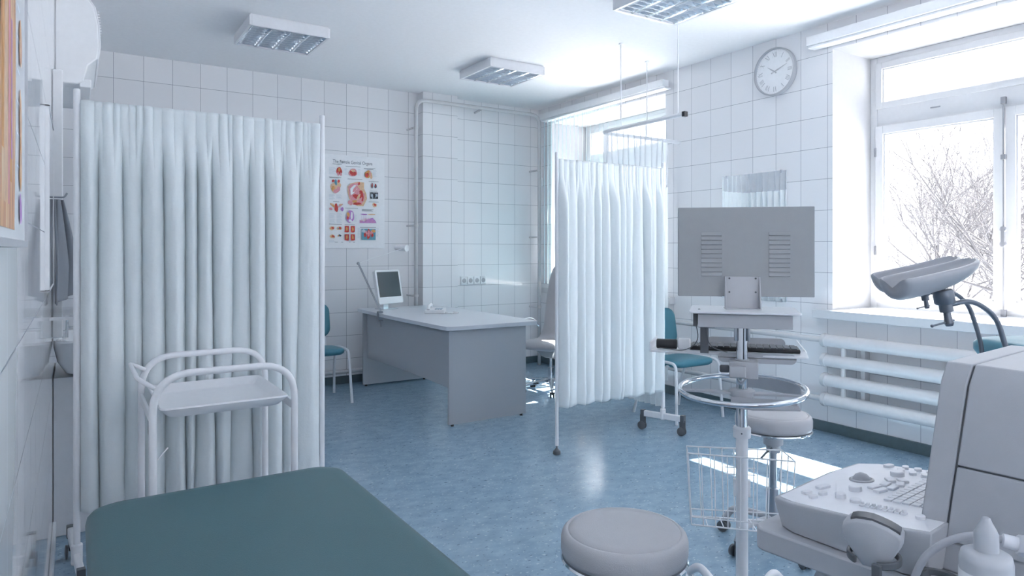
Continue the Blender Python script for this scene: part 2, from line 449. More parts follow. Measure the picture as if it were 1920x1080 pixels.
tag(build('skirting_pipe', MB().cyl((0.6, 6.985, 0.135), (3.08, 6.985, 0.135), 0.022, 14), 'pipe', smooth=60), 'off-white pipe running low along the back wall behind the left visitor chair', 'pipe')

# radiators of four horizontal tubes ---------------------------------
def radiator(y0, y1, label):
    t = thing('tube_radiator', label, 'radiator', (4.715, y1, 0.2), 0, 'tube radiators under the windows')
    zs = [0.718, 0.569, 0.421, 0.273]
    ln = y1 - y0
    for z in zs:
        m_ = MB().lathe([(0.02, 0), (0.048, 0.002), (0.052, 0.01), (0.052, 0.035), (0.047, 0.037), (0.046, 0.04), (0.046, ln - 0.04), (0.052, ln - 0.035), (0.052, ln - 0.01), (0.02, ln)], 28, (0, 0, z - 0.2), (0, -1, 0))
        build('radiator_tube', m_, 'pipe', t, smooth=50)
    for y in (-0.17, -ln + 0.17):
        build('riser', MB().cyl((0, y, zs[3] - 0.2), (0, y, zs[0] - 0.2), 0.019, 14), 'pipe', t)
    for y in (-0.3, -ln * 0.5, -ln + 0.3):
        build('radiator_bracket', MB().box(0.03, W - 4.717, y - 0.015, y + 0.015, 0.05, 0.53), 'pipe', t)
    return t
radiator(1.12, 3.09, 'four-tube white radiator under the near window beside the ultrasound machine')
radiator(4.92, 6.60, 'four-tube white radiator under the far window behind the office chair')
tag(build('radiator_feed_pipe', MB().cyl((4.715, 3.088, 0.718), (4.715, 4.924, 0.718), 0.021, 14), 'pipe'),
    'upper white pipe along the tiled wall feeding the near radiator', 'pipe', 'pipes joining the radiators')
tag(build('radiator_return_pipe', MB().cyl((4.715, 3.088, 0.273), (4.715, 4.924, 0.273), 0.021, 14), 'pipe'),
    'lower white pipe close to the floor joining the radiators', 'pipe', 'pipes joining the radiators')

# ------------------------------------------------------------------ ceiling luminaires
def luminaire():
    t = thing('ceiling_light', 'x', 'ceiling light', (0, 0, H), 0, 'square louvred ceiling lights')
    h = 0.297
    b = MB()
    b.box(-h + 0.008, h - 0.008, -h + 0.008, h - 0.008, -0.018, 0.0)
    b.box(-h, -h + 0.018, -h, h, -0.086, -0.012).box(h - 0.018, h, -h, h, -0.086, -0.012)
    b.box(-h + 0.018, h - 0.018, -h, -h + 0.018, -0.086, -0.012).box(-h + 0.018, h - 0.018, h - 0.018, h, -0.086, -0.012)
    build('housing', b, 'white', t, bevel=0.0015)
    n = 4; w = (2 * h - 0.036) / n
    for i in range(n):
        x0 = -h + 0.018 + i * w; xc = x0 + w / 2
        # parabolic trough sides
        tr = MB()
        for sgn in (-1, 1):
            pr = [(xc + sgn * (0.018 + (w / 2 - 0.019) * (q ** 2)), -0.022 - 0.062 * q) for q in [j / 6 for j in range(7)]]
            tr.loft([[(x, y, z) for x, z in pr] for y in (-h + 0.02, h - 0.02)], cap=False, closed=False)
        ro = build('reflector', tr, 'reflector', t, smooth=180, solid=0.0012)
        build('lamp_tube', MB().cyl((xc, -h + 0.03, -0.04), (xc, h - 0.03, -0.04), 0.012, 12), 'tube', ro)
        lb = MB()
        for k in range(9):
            y = -h + 0.05 + k * (2 * h - 0.1) / 8
            lb.prism([(xc - w/2 + 0.004, y - 0.0012), (xc + w/2 - 0.004, y - 0.0012), (xc + w/2 - 0.004, y + 0.0012), (xc - w/2 + 0.004, y + 0.0012)], -0.083, -0.052)
        build('louvre', lb, 'reflector', ro)
    return t
cl = luminaire(); cl.location = (1.36, 5.61, H)
cl['label'] = 'square louvred ceiling light with dark strips, above the left curtain screen'
dup(cl, (3.40, 5.61, H), 0, 'square louvred ceiling light above the desk and heating pipe corner')
dup(cl, (3.387, 3.32, H), 0, 'square louvred ceiling light cut by the top edge of the photo')

# ------------------------------------------------------------------ curtain track on ceiling rods
TZ = 2.425
t = thing('curtain_track', 'white L-shaped curtain track hung on thin rods from the ceiling', 'curtain track', (3.83, 4.38, TZ))
o = Vector((3.83, 4.38, TZ))
path = fil([(3.83, 3.66, TZ), (3.83, 4.66, TZ), (W, 4.66, TZ)], 0.12, 8)
build('track_rail', MB().tube([p - o for p in path], 0.017, 8), 'pvc', t)
build('end_cap', MB().box(-0.018, 0.018, 3.640 - 4.38, 3.668 - 4.38, -0.02, 0.018), 'black', t, label='black end cap')
for (x, y) in ((3.83, 4.38), (4.39, 4.66), (3.83, 3.725)):
    build('hanging_rod', MB().cyl((x - o.x, y - o.y, 0.0), (x - o.x, y - o.y, H - TZ), 0.005, 8).lathe([(0.02, H - TZ - 0.012), (0.02, H - TZ)], 16, (x - o.x, y - o.y, 0)), 'pvc', t)
def sheer(pts, z0, z1, n):
    P = fil(pts, 0.12, 8); seg = [0]
    for a, b in zip(P, P[1:]): seg.append(seg[-1] + (b - a).length)
    def at(s):
        s *= seg[-1]
        for i in range(len(P) - 1):
            if s <= seg[i+1] + 1e-9:
                k = (s - seg[i]) / max(1e-9, seg[i+1] - seg[i]); d = (P[i+1] - P[i]).normalized()
                return P[i].lerp(P[i+1], k), Vector((-d.y, d.x, 0))
        return P[-1], Vector((0, 1, 0))
    def fn(u, v):
        p, nn = at(u); z = z0 + (z1 - z0) * v
        a = 0.026 - 0.006 * (z - 0.17) / 2.2
        off = a * math.sin(2*PI*n*u + 1.3*math.sin(7*u + v)) + 0.006 * math.sin(47*u + 3*v)
        q = p + nn * off; return (q.x, q.y, z)
    return fn
t = thing('cubicle_curtain', 'white cubicle curtain with a net header hanging from the L-shaped ceiling track', 'curtain', (0, 0, 0))
PT = [(3.83, 3.86, 0), (3.83, 4.66, 0), (4.66, 4.66, 0)]
build('net_header', MB().grid(sheer(PT, 1.985, TZ - 0.019, 24), 420, 12), 'sheer', t, smooth=180, fix=False, label='see-through net header')
build('curtain_cloth', MB().grid(sheer(PT, 0.17, 1.985, 24), 420, 40), 'curtain2', t, smooth=180, fix=False)

# ------------------------------------------------------------------ folding screens on castors
def screen(loc, width, m, seed, label, foot_l, foot_r):
    t = thing('curtain_screen', label, 'privacy screen', loc, 0, 'curtain screens on poles')
    rnd = random.Random(seed)
    for x, ft in ((0, foot_l), (width, foot_r)):
        z0 = 0.14 if ft == 'bar' else 0.06
        build('pole', MB().lathe([(0.0125, z0), (0.0125, 2.066), (0.0105, 2.068), (0.0105, 2.064), (0.001, 2.062)], 18, (x, 0, 0)), 'white', t)
        if ft == 'bar':
            rot = RZ(math.radians(20 if foot_l != 'bar' else 4))
            b = MB(); b.X = T(x, 0, 0) @ rot
            half = 0.165; ends = (-0.165, 0.165) if foot_l != 'bar' else (-0.20, 0.33)
            bw = 0.018 if foot_l != 'bar' else 0.013
            b.box(-bw, bw, ends[0], ends[1], 0.105, 0.15)
            b.cyl((0, 0, 0.10), (0, 0, 0.185), 0.021, 18)
            fo = build('foot_bar', b, 'white', t, bevel=0.006)
            for sy in (-1, 1):
                half = abs(ends[0 if sy < 0 else 1])
                c = MB(); c.X = T(x, 0, 0) @ rot
                c.box(-bw - 0.002, bw + 0.002, sy*half - 0.012, sy*half + 0.018, 0.10, 0.155)
                c.box(-0.007, 0.007, sy*half - 0.018, sy*half + 0.028, 0.045, 0.115)
                for sx in (-1, 1):
                    c.lathe([(0.010, 0), (0.030, 0.002), (0.032, 0.005), (0.032, 0.010), (0.010, 0.013)], 20, (sx*0.008, sy*half + 0.012, 0.033), (sx, 0, 0))
                build('castor', c, 'dark', fo, bevel=0.002, label='dark grey twin castor')
        else:
            c = MB().cyl((x, 0, 0.02), (x, 0, 0.075), 0.006, 10)
            c.lathe([(0.022, 0.0), (0.026, 0.004), (0.027, 0.014), (0.024, 0.026), (0.012, 0.036), (0.008, 0.045)], 20, (x, 0, 0))
            build('levelling_foot', c, 'dark', t, label='ribbed dark levelling foot')
    for z in (2.005, 0.335):
        build('cross_rail', MB().cyl((0, 0, z), (width, 0, z), 0.006, 8), 'white', t)
    # cloth: narrow pleats under the rail, rounder folds below
    N = 13
    kn = [0]
    for i in range(N): kn.append(kn[-1] + rnd.uniform(0.7, 1.3))
    kn = [k / kn[-1] for k in kn]
    am = [rnd.uniform(0.65, 1.25) for _ in range(N)]
    dr = [rnd.uniform(-0.018, 0.018) for _ in range(N + 1)]; dr[0] = dr[-1] = 0
    M2 = 2 * N + 1
    k2 = [0]
    for i in range(M2): k2.append(k2[-1] + rnd.uniform(0.4, 1.5))
    k2 = [k / k2[-1] for k in k2]
    a2 = [rnd.uniform(0.3, 1.2) for _ in range(M2)]
    zt, zb = 2.022, 0.318
    def hump(x, ks, aa):
        for i in range(len(ks) - 1):
            if x <= ks[i+1] or i == len(ks) - 2:
                q = (x - ks[i]) / (ks[i+1] - ks[i]); q = min(1, max(0, q))
                return aa[i] * (math.sin(PI * q) ** 0.55)
    def fn(u, v):
        x = 0.012 + (width - 0.024) * u
        z = zb + (zt - zb) * v
        low = 1 - v
        ks = [k + d * (0.4 + low) for k, d in zip(kn, dr)]
        f = max(0.0, min(1.0, (v - 0.80) / 0.15)); f = f * f * (3 - 2*f)
        g = max(0.0, min(1.0, (0.045 - v) / 0.045))
        deep = -0.068 * hump(u, ks, am) * (1 - 0.35 * (v > 1)) + 0.026
        fine = -0.017 * hump(u, k2, a2) + 0.008
        y = deep * (1 - f) + fine * f
        y = y * (1 - 0.45 * g)
        hd = max(0.0, 1 - abs(v - 0.972) / 0.012)
        y += 0.003 * hd
        n3 = noise.noise(Vector((x * 28, z * 3.0, seed))) * 0.004 + noise.noise(Vector((x * 60, z * 22, seed + 5))) * 0.0014
        y += n3 * (1 - 0.5 * f)
        xo = 0.010 * math.sin(2*PI*u*N*0.5 + 3*v) * low
        zz = z + (0.006 * math.sin(u * 40 + seed) * (v < 0.02))
        return (x + xo * min(1, u*12, (1-u)*12), y - 0.016, zz)
    build('cloth', MB().grid(fn, 620, 90), m, t, smooth=180, solid=0.0015, fix=False)
    return t
screen((0.006, 3.40, 0), 1.014, 'curtain', 3, 'pale aqua curtain screen on white poles, behind the tubular trolley', 'bar', 'bar')
screen((2.745, 3.80, 0), 1.002, 'curtain2', 8, 'curtain screen, its cloth brightened for window light, in mid room beside the desk', 'level', 'bar')

# ------------------------------------------------------------------ desk
t = thing('office_desk', 'light grey laminate desk with panel legs against the back wall', 'desk', (2.45, 4.81, 0))
ox, oy = 2.45, 4.81
top = [(2.42, 4.87), (2.425, 4.835), (2.445, 4.815), (2.48, 4.808), (3.24, 4.808), (3.275, 4.82), (3.285, 4.85), (3.30, 5.6), (3.295, 6.3), (3.27, 6.6), (3.22, 6.84), (2.43, 6.84), (2.41, 6.82), (2.40, 5.9)]
mb = MB().prism([(x - ox, y - oy) for x, y in top], 0.762, 0.795)
for f in mb.bm.faces: f.normal_update()
build('desktop', mb, 'lam_top', t, bevel=0.003)
build('end_panel', MB().box(0.005, 0.73, 0.04, 0.065, 0.015, 0.761), 'laminate', t, bevel=0.0015)
build('end_panel', MB().box(0.005, 0.73, 1.97, 1.995, 0.015, 0.761), 'laminate', t, bevel=0.0015)
mb = MB()
mb.X = T(0.045, 0.066, 0)
n = 16; low = [(0.0, 1.902 * k / n, 0.29 + 0.01 * math.sin(PI * k / n)) for k in range(n + 1)]
mb.loft([[(x, p[1], z) for x, z in ((0, p[2]), (0.018, p[2]), (0.018, 0.76), (0, 0.76))] for p in low])
build('modesty_panel', mb, 'laminate', t, bevel=0.001)
for x in (0.04, 0.69):
    for y in (0.052, 1.982):
        build('desk_foot', MB().cyl((x, y, 0), (x, y, 0.016), 0.013, 12), 'black', t, label='black screw foot')

# monitor on the desk
t = thing('desktop_monitor', 'white computer monitor with dark screen on the back of the desk', 'monitor', (2.66, 6.62, 0.796), math.radians(23))
# local: -Y is the screen side, X across
w, h = 0.172, 0.17
mt = T(0, 0, 0.225) @ Matrix.Rotation(math.radians(-11), 4, 'X')
def panel(x0, x1, y0, y1, z0, z1, r):
    q = MB(); q.X = mt @ Matrix(((1, 0, 0, 0), (0, 0, 1, 0), (0, 1, 0, 0), (0, 0, 0, 1)))
    q.prism(rrect(x0, x1, z0, z1, r), y0, y1); return q
sh = build('shell', panel(-w, w, -0.018, 0.02, -0.175, 0.172, 0.02), 'pvc', t, bevel=0.003)
build('screen', panel(-w + 0.022, w - 0.022, -0.0195, -0.0175, -0.105, 0.152, 0.003), 'screen', sh, label='dark blank screen')
q = MB(); q.box(-0.035, 0.035, 0.03, 0.042, 0.005, 0.2); q.X = T(0, 0, 0)
q.prism(rrect(-0.10, 0.10, -0.06, 0.10, 0.02), 0.0, 0.007)
build('stand', q, 'reflector', t, bevel=0.002)

# clamp desk lamp
t = thing('desk_lamp', 'slim jointed desk lamp clamped to the left desk edge', 'lamp', (2.415, 6.20, 0.7955))
A = Vector((0.0, 0.0, 0.02)); 
B = Vector((-0.10, 0.33, 0.47)); Cc = Vector((0.42, 0.42, 0.62))
build('clamp', MB().box(-0.022, 0.02, -0.012, 0.012, -0.075, -0.062).box(-0.032, -0.022, -0.012, 0.012, -0.075, 0.012).box(-0.032, 0.02, -0.012, 0.012, 0.002, 0.02).cyl((0.003, 0, -0.13), (0.003, 0, -0.062), 0.005), 'steel', t)
for i, (p, q_) in enumerate(((A, B), (B, Cc))):
    a = MB()
    for s in (-0.008, 0.008): a.cyl(p + Vector((s, s, 0)), q_ + Vector((s, s, 0)), 0.0045 if i == 0 else 0.003, 8)
    build('arm', a, 'steel' if i == 0 else 'pvc', t)
build('joint', MB().ball(B, 0.016), 'steel', t); 
hd = MB().lathe([(0.012, -0.12), (0.028, -0.11), (0.032, -0.06), (0.036, 0.035), (0.033, 0.037), (0.02, 0.03)], 24, Cc, (0.45, -0.89, -0.05))
build('lamp_head', hd, 'pvc', t)

# telephone
t = thing('telephone', 'white desk telephone with coiled cord lying on the desk', 'telephone', (2.86, 5.93, 0.795), math.radians(-35))
bd = MB(); bd.loft([[(x, y, z) for x, y, z in ((-0.095, -0.07, 0.0), (0.095, -0.07, 0.0), (0.095, -0.07, 0.035), (-0.095, -0.07, 0.035))], [(-0.09, 0.08, 0.0), (0.09, 0.08, 0.0), (0.09, 0.08, 0.05), (-0.09, 0.08, 0.05)]])
bo = build('base', bd, 'pvc', t, bevel=0.006)
kp = MB()
for i in range(3):
    for j in range(4): kp.box(0.0 + i*0.024, 0.018 + i*0.024, -0.05 + j*0.024, -0.035 + j*0.024, 0.036, 0.046)
build('keypad', kp, 'inklt', bo)
build('handset', MB().tube(fil([(-0.055, -0.09, 0.042), (-0.055, -0.075, 0.066), (-0.055, 0.075, 0.078), (-0.055, 0.095, 0.055)], 0.03), 0.015, 12), 'pvc', t, smooth=60)
co = [(0.16 + 0.055 * math.cos(a) + 0.004*math.cos(14*a), -0.03 + 0.075 * math.sin(a) + 0.004*math.sin(14*a), 0.009) for a in [2*PI*k/120 for k in range(105)]]
build('coiled_cord', MB().tube([(0.08, 0.0, 0.012)] + co[52:] + co[:30], 0.0055, 8), 'pvc', t, smooth=180)
ms = MB().ball((0, 0, 0.0), 0.03, (0.95, 1.6, 0.9))
for v in ms.bm.verts:
    if v.co.z < 0: v.co.z = 0
tag(build('computer_mouse', ms, 'pvc', smooth=60), 'small white computer mouse on the desk near the pilaster', 'mouse').location = (3.07, 6.28, 0.795)

# ------------------------------------------------------------------ wall sockets
t = thing('power_socket_strip', 'row of four white wall sockets on the back tiles above the desk', 'sockets', (3.88, D, 1.04))
px0 = 3.715 - 3.88
build('back_plate', MB().box(-0.175, 0.165, -0.010, 0.0, -0.05, 0.05), 'pvc', t, bevel=0.003)
for k in range(4):
    xc = -0.175 + 0.0425 + 0.085 * k
    g = MB().box(xc - 0.038, xc + 0.038, -0.026, -0.010, -0.043, 0.043)
    so = build('socket', g, 'pvc', t, bevel=0.003)
    hl = MB().lathe([(0.026, 0), (0.026, 0.002), (0.021, 0.002), (0.021, 0.0005), (0.001, 0.0005)], 20, (xc, -0.0262, 0), (0, -1, 0))
    for s in (-1, 1): hl.lathe([(0.004, 0), (0.004, 0.003)], 8, (xc + s*0.0095, -0.0262, 0), (0, -1, 0))
    build('socket_face', hl, 'grey', so)

# ------------------------------------------------------------------ charts
def art_builder(frame):
    mb = MB(); state = [0]
    def poly(pts, mi):
        state[0] += 1; e = 0.0006 + 0.00005 * state[0]
        mb.mi = mi; mb.f([mb.v(frame(p[0], p[1], e)) for p in pts])
    def blob(cx, cy, rx, ry, mi, seed=0, k=0.22, n=18, rot=0):
        rr = random.Random(seed * 7 + 1); ph = [rr.uniform(0, 6.28) for _ in range(3)]
        pts = []
        for i in range(n):
            a = 2*PI*i/n; q = 1 + k*(0.5*math.sin(2*a + ph[0]) + 0.3*math.sin(3*a + ph[1]) + 0.25*math.sin(5*a + ph[2]))
            x, y = rx*q*math.cos(a), ry*q*math.sin(a)
            pts.append((cx + x*math.cos(rot) - y*math.sin(rot), cy + x*math.sin(rot) + y*math.cos(rot)))
        poly(pts, mi)
    def bar(x0, y0, x1, y1, mi): poly([(x0, y0), (x1, y0), (x1, y1), (x0, y1)], mi)
    return mb, poly, blob, bar
PAL = ['red', 'orange', 'flesh', 'pink', 'lilac', 'blueprint', 'ink', 'inklt', 'fibre', 'paper', 'screen']
RED, ORG, FLE, PNK, LIL, BLU, INK, LT, MUS, PAP, SCR = range(11)

t = thing('anatomy_chart', 'anatomy chart titled The Female Genital Organs, on the back tiled wall above the chair', 'wall chart', (2.44, D, 1.90))
cw, chh = 0.345, 0.487
build('chart_sheet', MB().box(-cw, cw, -0.010, -0.001, -chh, chh), 'paper', t, bevel=0.001)
def fr(px, py, e):     # chart layout grid 0..650 across, 0..925 down
    return (-cw + 2*cw * px / 650, -0.0101 - e, chh - 2*chh * py / 925)
mb, poly, blob, bar = art_builder(fr)
# pale text blocks and tiny captions
for (x, y, w_, n) in ((80, 130, 70, 8), (235, 130, 30, 8), (370, 130, 30, 8), (80, 395, 60, 6), (150, 395, 60, 5), (85, 580, 60, 12), (155, 580, 55, 11), (240, 590, 35, 8), (330, 590, 30, 8), (365, 720, 25, 12), (560, 720, 28, 10), (460, 130, 40, 6), (525, 130, 40, 8), (80, 845, 60, 3)):
    for k in range(n): bar(x, y + 9*k, x + w_ * (0.85 + 0.15*math.sin(k*2.1)), y + 9*k + 2.0, LT)
for (x, y, w_) in ((115, 92, 90), (245, 106, 150), (430, 115, 120), (430, 122, 100), (80, 224, 120), (85, 230, 90), (265, 232, 150), (480, 245, 105), (495, 342, 75), (480, 452, 105), (120, 463, 60), (240, 524, 130), (410, 530, 120), (410, 538, 100), (410, 546, 115), (80, 685, 125), (235, 687, 100), (390, 712, 165), (135, 862, 30), (200, 862, 20), (280, 862, 12), (320, 862, 18)):
    bar(x, y, x + w_, y + 3, INK)
# top row
blob(180, 160, 26, 40, RED, 1); blob(170, 190, 10, 18, PNK, 2); blob(196, 192, 10, 16, PNK, 3); blob(180, 148, 12, 18, ORG, 4)
blob(318, 168, 40, 42, PNK, 5); blob(305, 172, 18, 26, RED, 6); blob(335, 178, 16, 22, RED, 7); blob(318, 150, 20, 12, FLE, 8)
blob(470, 175, 30, 40, ORG, 9); blob(462, 185, 16, 24, RED, 10); blob(505, 190, 14, 30, FLE, 11); blob(492, 170, 8, 28, PNK, 12)
# left column
blob(145, 320, 48, 55, FLE, 13); blob(120, 262, 14, 14, RED, 14); blob(175, 262, 14, 14, RED, 15); blob(146, 275, 12, 30, BLU, 16); blob(120, 335, 16, 24, ORG, 17); blob(175, 335, 15, 22, PNK, 18); blob(148, 360, 26, 22, PNK, 19)
# centre figure
poly([(262, 310), (300, 275), (365, 258), (432, 262), (430, 320), (455, 375), (462, 425), (440, 470), (425, 500), (360, 500), (310, 475), (278, 425), (265, 370)], FLE)
poly([(270, 312), (305, 282), (362, 266), (385, 285), (360, 300), (400, 345), (440, 380), (432, 440), (405, 485), (350, 492), (305, 460), (280, 405)], PNK)
poly([(290, 330), (330, 290), (365, 290), (360, 330), (320, 380), (295, 395)], PAP)
blob(340, 330, 14, 40, PNK, 20, rot=0.5); blob(355, 405, 36, 24, RED, 21, rot=0.3); blob(405, 400, 22, 46, RED, 22, rot=-0.25); blob(375, 410, 12, 38, FLE, 23, rot=0.5)
blob(335, 455, 22, 14, ORG, 24); blob(395, 440, 10, 32, PNK, 25, rot=0.5); blob(400, 355, 16, 14, RED, 26); blob(290, 470, 22, 26, PNK, 27)
blob(360, 478, 46, 12, RED, 28); blob(380, 275, 9, 16, RED, 29)
# right column
blob(515, 290, 10, 26, INK, 30); blob(551, 292, 11, 24, INK, 31); blob(515, 285, 6, 18, RED, 32); blob(551, 285, 6, 16, RED, 33)
bar(496, 356, 578, 420, SCR)
for k in range(6): blob(508 + k*12, 388 + 8*math.sin(k*2.4), 5, 22, LT, 34 + k, k=0.4)
blob(537, 388, 12, 22, SCR, 41)
blob(540, 485, 26, 20, FLE, 42); blob(545, 482, 14, 12, RED, 43)
# middle left
blob(150, 525, 17, 44, RED, 44); poly([(95, 480), (130, 500), (140, 520), (125, 520), (90, 492)], ORG); poly([(215, 482), (180, 500), (162, 520), (175, 522), (215, 492)], PNK)
blob(97, 537, 15, 13, PNK, 45); blob(208, 537, 17, 18, LIL, 46); blob(112, 492, 14, 8, FLE, 47); blob(195, 492, 16, 8, FLE, 48)
blob(290, 608, 36, 66, LIL, 49); blob(270, 590, 16, 22, ORG, 50); blob(264, 622, 12, 14, RED, 51); blob(305, 600, 12, 34, PAP, 52); blob(290, 650, 16, 14, PAP, 53)
poly([(385, 670), (385, 640), (430, 655), (470, 630), (520, 615), (550, 645), (560, 668)], LIL)
for k in range(12): bar(388 + k*14, 640 - 24*math.sin(k/11*PI) + (k % 3)*4, 392 + k*14, 668, PNK)
blob(430, 583, 34, 6, LIL, 54); blob(510, 582, 44, 5, FLE, 55)
for x in (405, 425, 440, 452): bar(x, 595, x + 1.5, 640, LIL)
# bottom row
for i, (x, y) in enumerate(((108, 727), (180, 727), (112, 808), (180, 800))):
    blob(x, y, 26, 18, FLE if i < 3 else PAP, 60 + i); blob(x + 6, y - 2, 12, 11, RED if i < 3 else INK, 64 + i, k=0.4); blob(x - 10, y + 2, 8, 7, ORG if i != 1 else BLU, 68 + i)
for i, (x, y) in enumerate(((255, 730), (315, 730), (255, 812), (315, 812))):
    bar(x - 21, y - 28, x + 21, y + 24, RED); blob(x, y + 4, 9, 24, ORG, 72 + i); blob(x, y + 28, 22, 8, RED, 76 + i)
bar(404, 728, 550, 840, BLU)
blob(478, 780, 20, 48, RED, 80); blob(448, 765, 14, 24, PNK, 81, rot=-0.5); blob(510, 765, 14, 24, PNK, 82, rot=0.5); blob(425, 750, 18, 18, LT, 83); blob(528, 748, 20, 16, ORG, 84); blob(478, 775, 10, 34, PNK, 85); blob(440, 790, 12, 22, RED, 86); blob(516, 792, 12, 20, RED, 87)
build('printed_artwork', mb, PAL, t, fix=False, smooth=0)
cu = bpy.data.curves.new('title', 'FONT'); cu.body = 'The Female Genital Organs'; cu.align_x = 'CENTER'; cu.size = 0.052
to = bpy.data.objects.new('title', cu); C.objects.link(to)
bpy.context.view_layer.update()
me = bpy.data.meshes.new_from_object(to.evaluated_get(bpy.context.evaluated_depsgraph_get()))
bpy.data.objects.remove(to)
wd = max(v.co.x for v in me.vertices) - min(v.co.x for v in me.vertices)
k = 0.425 / wd
for v in me.vertices: v.co = Vector((v.co.x * k - 0.005, -0.0112, v.co.y * k * 1.25 + chh - 2*chh*82/925))
me.materials.clear(); me.materials.append(M['ink'])
tt = bpy.data.objects.new('title_text', me); C.objects.link(tt); tt.parent = t

# muscle chart on the left wall
t = thing('muscle_chart', 'framed anatomical muscle chart on the left wall at the photo edge', 'wall chart', (L + 0.001, 0.95, 1.417))
build('chart_board', MB().box(0.001, 0.020, -0.40, 0.447, 0.0, 0.98), 'paper', t, bevel=0.001)
build('chart_rim', MB().box(0.0, 0.024, 0.446, 0.452, -0.004, 0.984).box(0.0, 0.024, -0.40, 0.452, -0.010, 0.0), 'grey', t)
fr2 = lambda y, z, e: (0.0202 + e, y - 0.95, z - 1.417)
mb, poly, blob, bar = art_builder(fr2)
zs = [1.43 + 0.03*k for k in range(31)]
def col(c0, w0, mi, sd, z0=1.43, z1=2.33):
    zz = [z for z in zs if z0 <= z <= z1]
    l = [(c0 - w0*(1 + 0.18*math.sin(9*z + sd)) + 0.012*math.sin(5*z + sd), z) for z in zz]
    r = [(c0 + w0*(1 + 0.18*math.sin(8*z + 1.3*sd)) + 0.012*math.sin(5*z + sd), z) for z in zz]
    poly(l + r[::-1], mi)
col(1.05, 0.105, MUS, 0.4); col(1.02, 0.035, FLE, 1.5, 1.45); col(1.085, 0.03, ORG, 2.6, 1.47); col(1.10, 0.012, FLE, 0.2, 1.50); col(0.985, 0.018, ORG, 4.0, 1.5)
col(1.06, 0.012, PNK, 5.1, 1.46, 1.75); col(1.115, 0.010, LIL, 3.2, 1.50, 1.70)
for z, c in ((1.71, MUS), (1.60, MUS), (1.53, ORG), (1.85, ORG), (1.97, MUS)):
    blob(1.275, z, 0.028, 0.038, c, int(z*100)); blob(1.275, z, 0.014, 0.022, FLE, int(z*90))
blob(1.27, 1.463, 0.024, 0.022, LIL, 7)
for k in range(16):
    bar(0.80 + 0.01*(k % 3), 1.5 + 0.05*k, 0.90, 1.504 + 0.05*k, LT); bar(1.19, 1.52 + 0.045*k, 1.235, 1.523 + 0.045*k, LT)
build('printed_artwork', mb, PAL, t, fix=False, smooth=0)

# ------------------------------------------------------------------ clock
t = thing('wall_clock', 'round white wall clock with Roman numerals and grey rim', 'clock', (W, 3.571, 2.863))
R = 0.196
AX = (-1, 0, 0)
build('clock_rim', MB().lathe([(R - 0.02, 0), (R, 0.004), (R, 0.040), (R - 0.004, 0.045), (R - 0.011, 0.045), (R - 0.014, 0.020), (R - 0.02, 0.0)], 64, (0, 0, 0), AX, cap=False), 'grey', t, smooth=60, label='grey metal rim')
build('clock_face', MB().lathe([(R - 0.012, 0.018), (R - 0.012, 0.022)], 64, (0, 0, 0), AX), 'paper', t)
def onface(a, r, dx, dr_): # a = clock angle, tangential and radial offsets; viewer looks towards +X so right is -Y
    rr = r + dr_
    y = -(rr * math.sin(a) + dx * math.cos(a)); z = rr * math.cos(a) - dx * math.sin(a)
    return (-0.0226, y, z)
nm = MB()
def stroke(a, x0, r0, x1, r1, w):
    d = Vector((x1 - x0, r1 - r0)).normalized(); p = Vector((-d.y, d.x)) * w / 2
    nm.f([nm.v(onface(a, 0.142, q.x, q.y)) for q in (Vector((x0, r0)) - p, Vector((x1, r1)) - p, Vector((x1, r1)) + p, Vector((x0, r0)) + p)])
ROM = ['XII', 'I', 'II', 'III', 'IIII', 'V', 'VI', 'VII', 'VIII', 'IX', 'X', 'XI']
for h_, s in enumerate(ROM):
    a = 2*PI*h_/12; wd = {'I': 0.010, 'V': 0.022, 'X': 0.024}; tot = sum(wd[c] for c in s); x = -tot/2
    for c in s:
        c0, c1 = x + 0.002, x + wd[c] - 0.002; m_ = (c0 + c1)/2
        if c == 'I': stroke(a, m_, -0.021, m_, 0.021, 0.0045)
        if c == 'V': stroke(a, c0 + 0.002, 0.021, m_, -0.021, 0.005); stroke(a, c1 - 0.002, 0.021, m_, -0.021, 0.002)
        if c == 'X': stroke(a, c0, 0.021, c1, -0.021, 0.005); stroke(a, c0, -0.021, c1, 0.021, 0.002)
        x += wd[c]
for k in range(60): stroke(2*PI*k/60, 0, 0.030, 0, 0.034, 0.0025 if k % 5 else 0.005)
build('numerals', nm, 'grey', t, fix=False, label='dark Roman numerals')
def hand(name, a, l, w, x):
    hb = MB(); s = math.sin(a); c = math.cos(a)
    pts = [(-0.25*l, w*0.6), (-0.22*l, w), (-0.05*l, w*0.35), (0.15*l, w), (l, 0.0008)]
    ring = [(r, q) for r, q in pts] + [(r, -q) for r, q in reversed(pts)]
    for xx in (0,):
        A_ = [hb.v((x, -(r*s + q*c), r*c - q*s)) for r, q in ring]; B_ = [hb.v((x - 0.0015, -(r*s + q*c), r*c - q*s)) for r, q in ring]
        hb.f(A_); hb.f(B_[::-1])
        for i in range(len(ring)): hb.f([A_[i], A_[(i+1) % len(ring)], B_[(i+1) % len(ring)], B_[i]])
    build(name, hb, 'grey', t)
hand('hour_hand', math.radians(305), 0.085, 0.007, -0.026); hand('minute_hand', math.radians(70), 0.13, 0.006, -0.029)

# ------------------------------------------------------------------ wall mirror on the window wall
t = thing('wall_mirror', 'frameless rectangular mirror on the tiled wall, reflecting the curtain', 'mirror', (W, 3.803, 0.975))
build('mirror_glass', MB().box(-0.008, -0.002, -0.333, 0.333, 0.0, 1.075), 'mirror', t, bevel=0.0015)
for y in (-0.28, 0.28):
    for z in (0.01, 1.065): build('mirror_clip', MB().box(-0.012, 0, y - 0.01, y + 0.01, z - 0.014, z + 0.014), 'chrome', t)

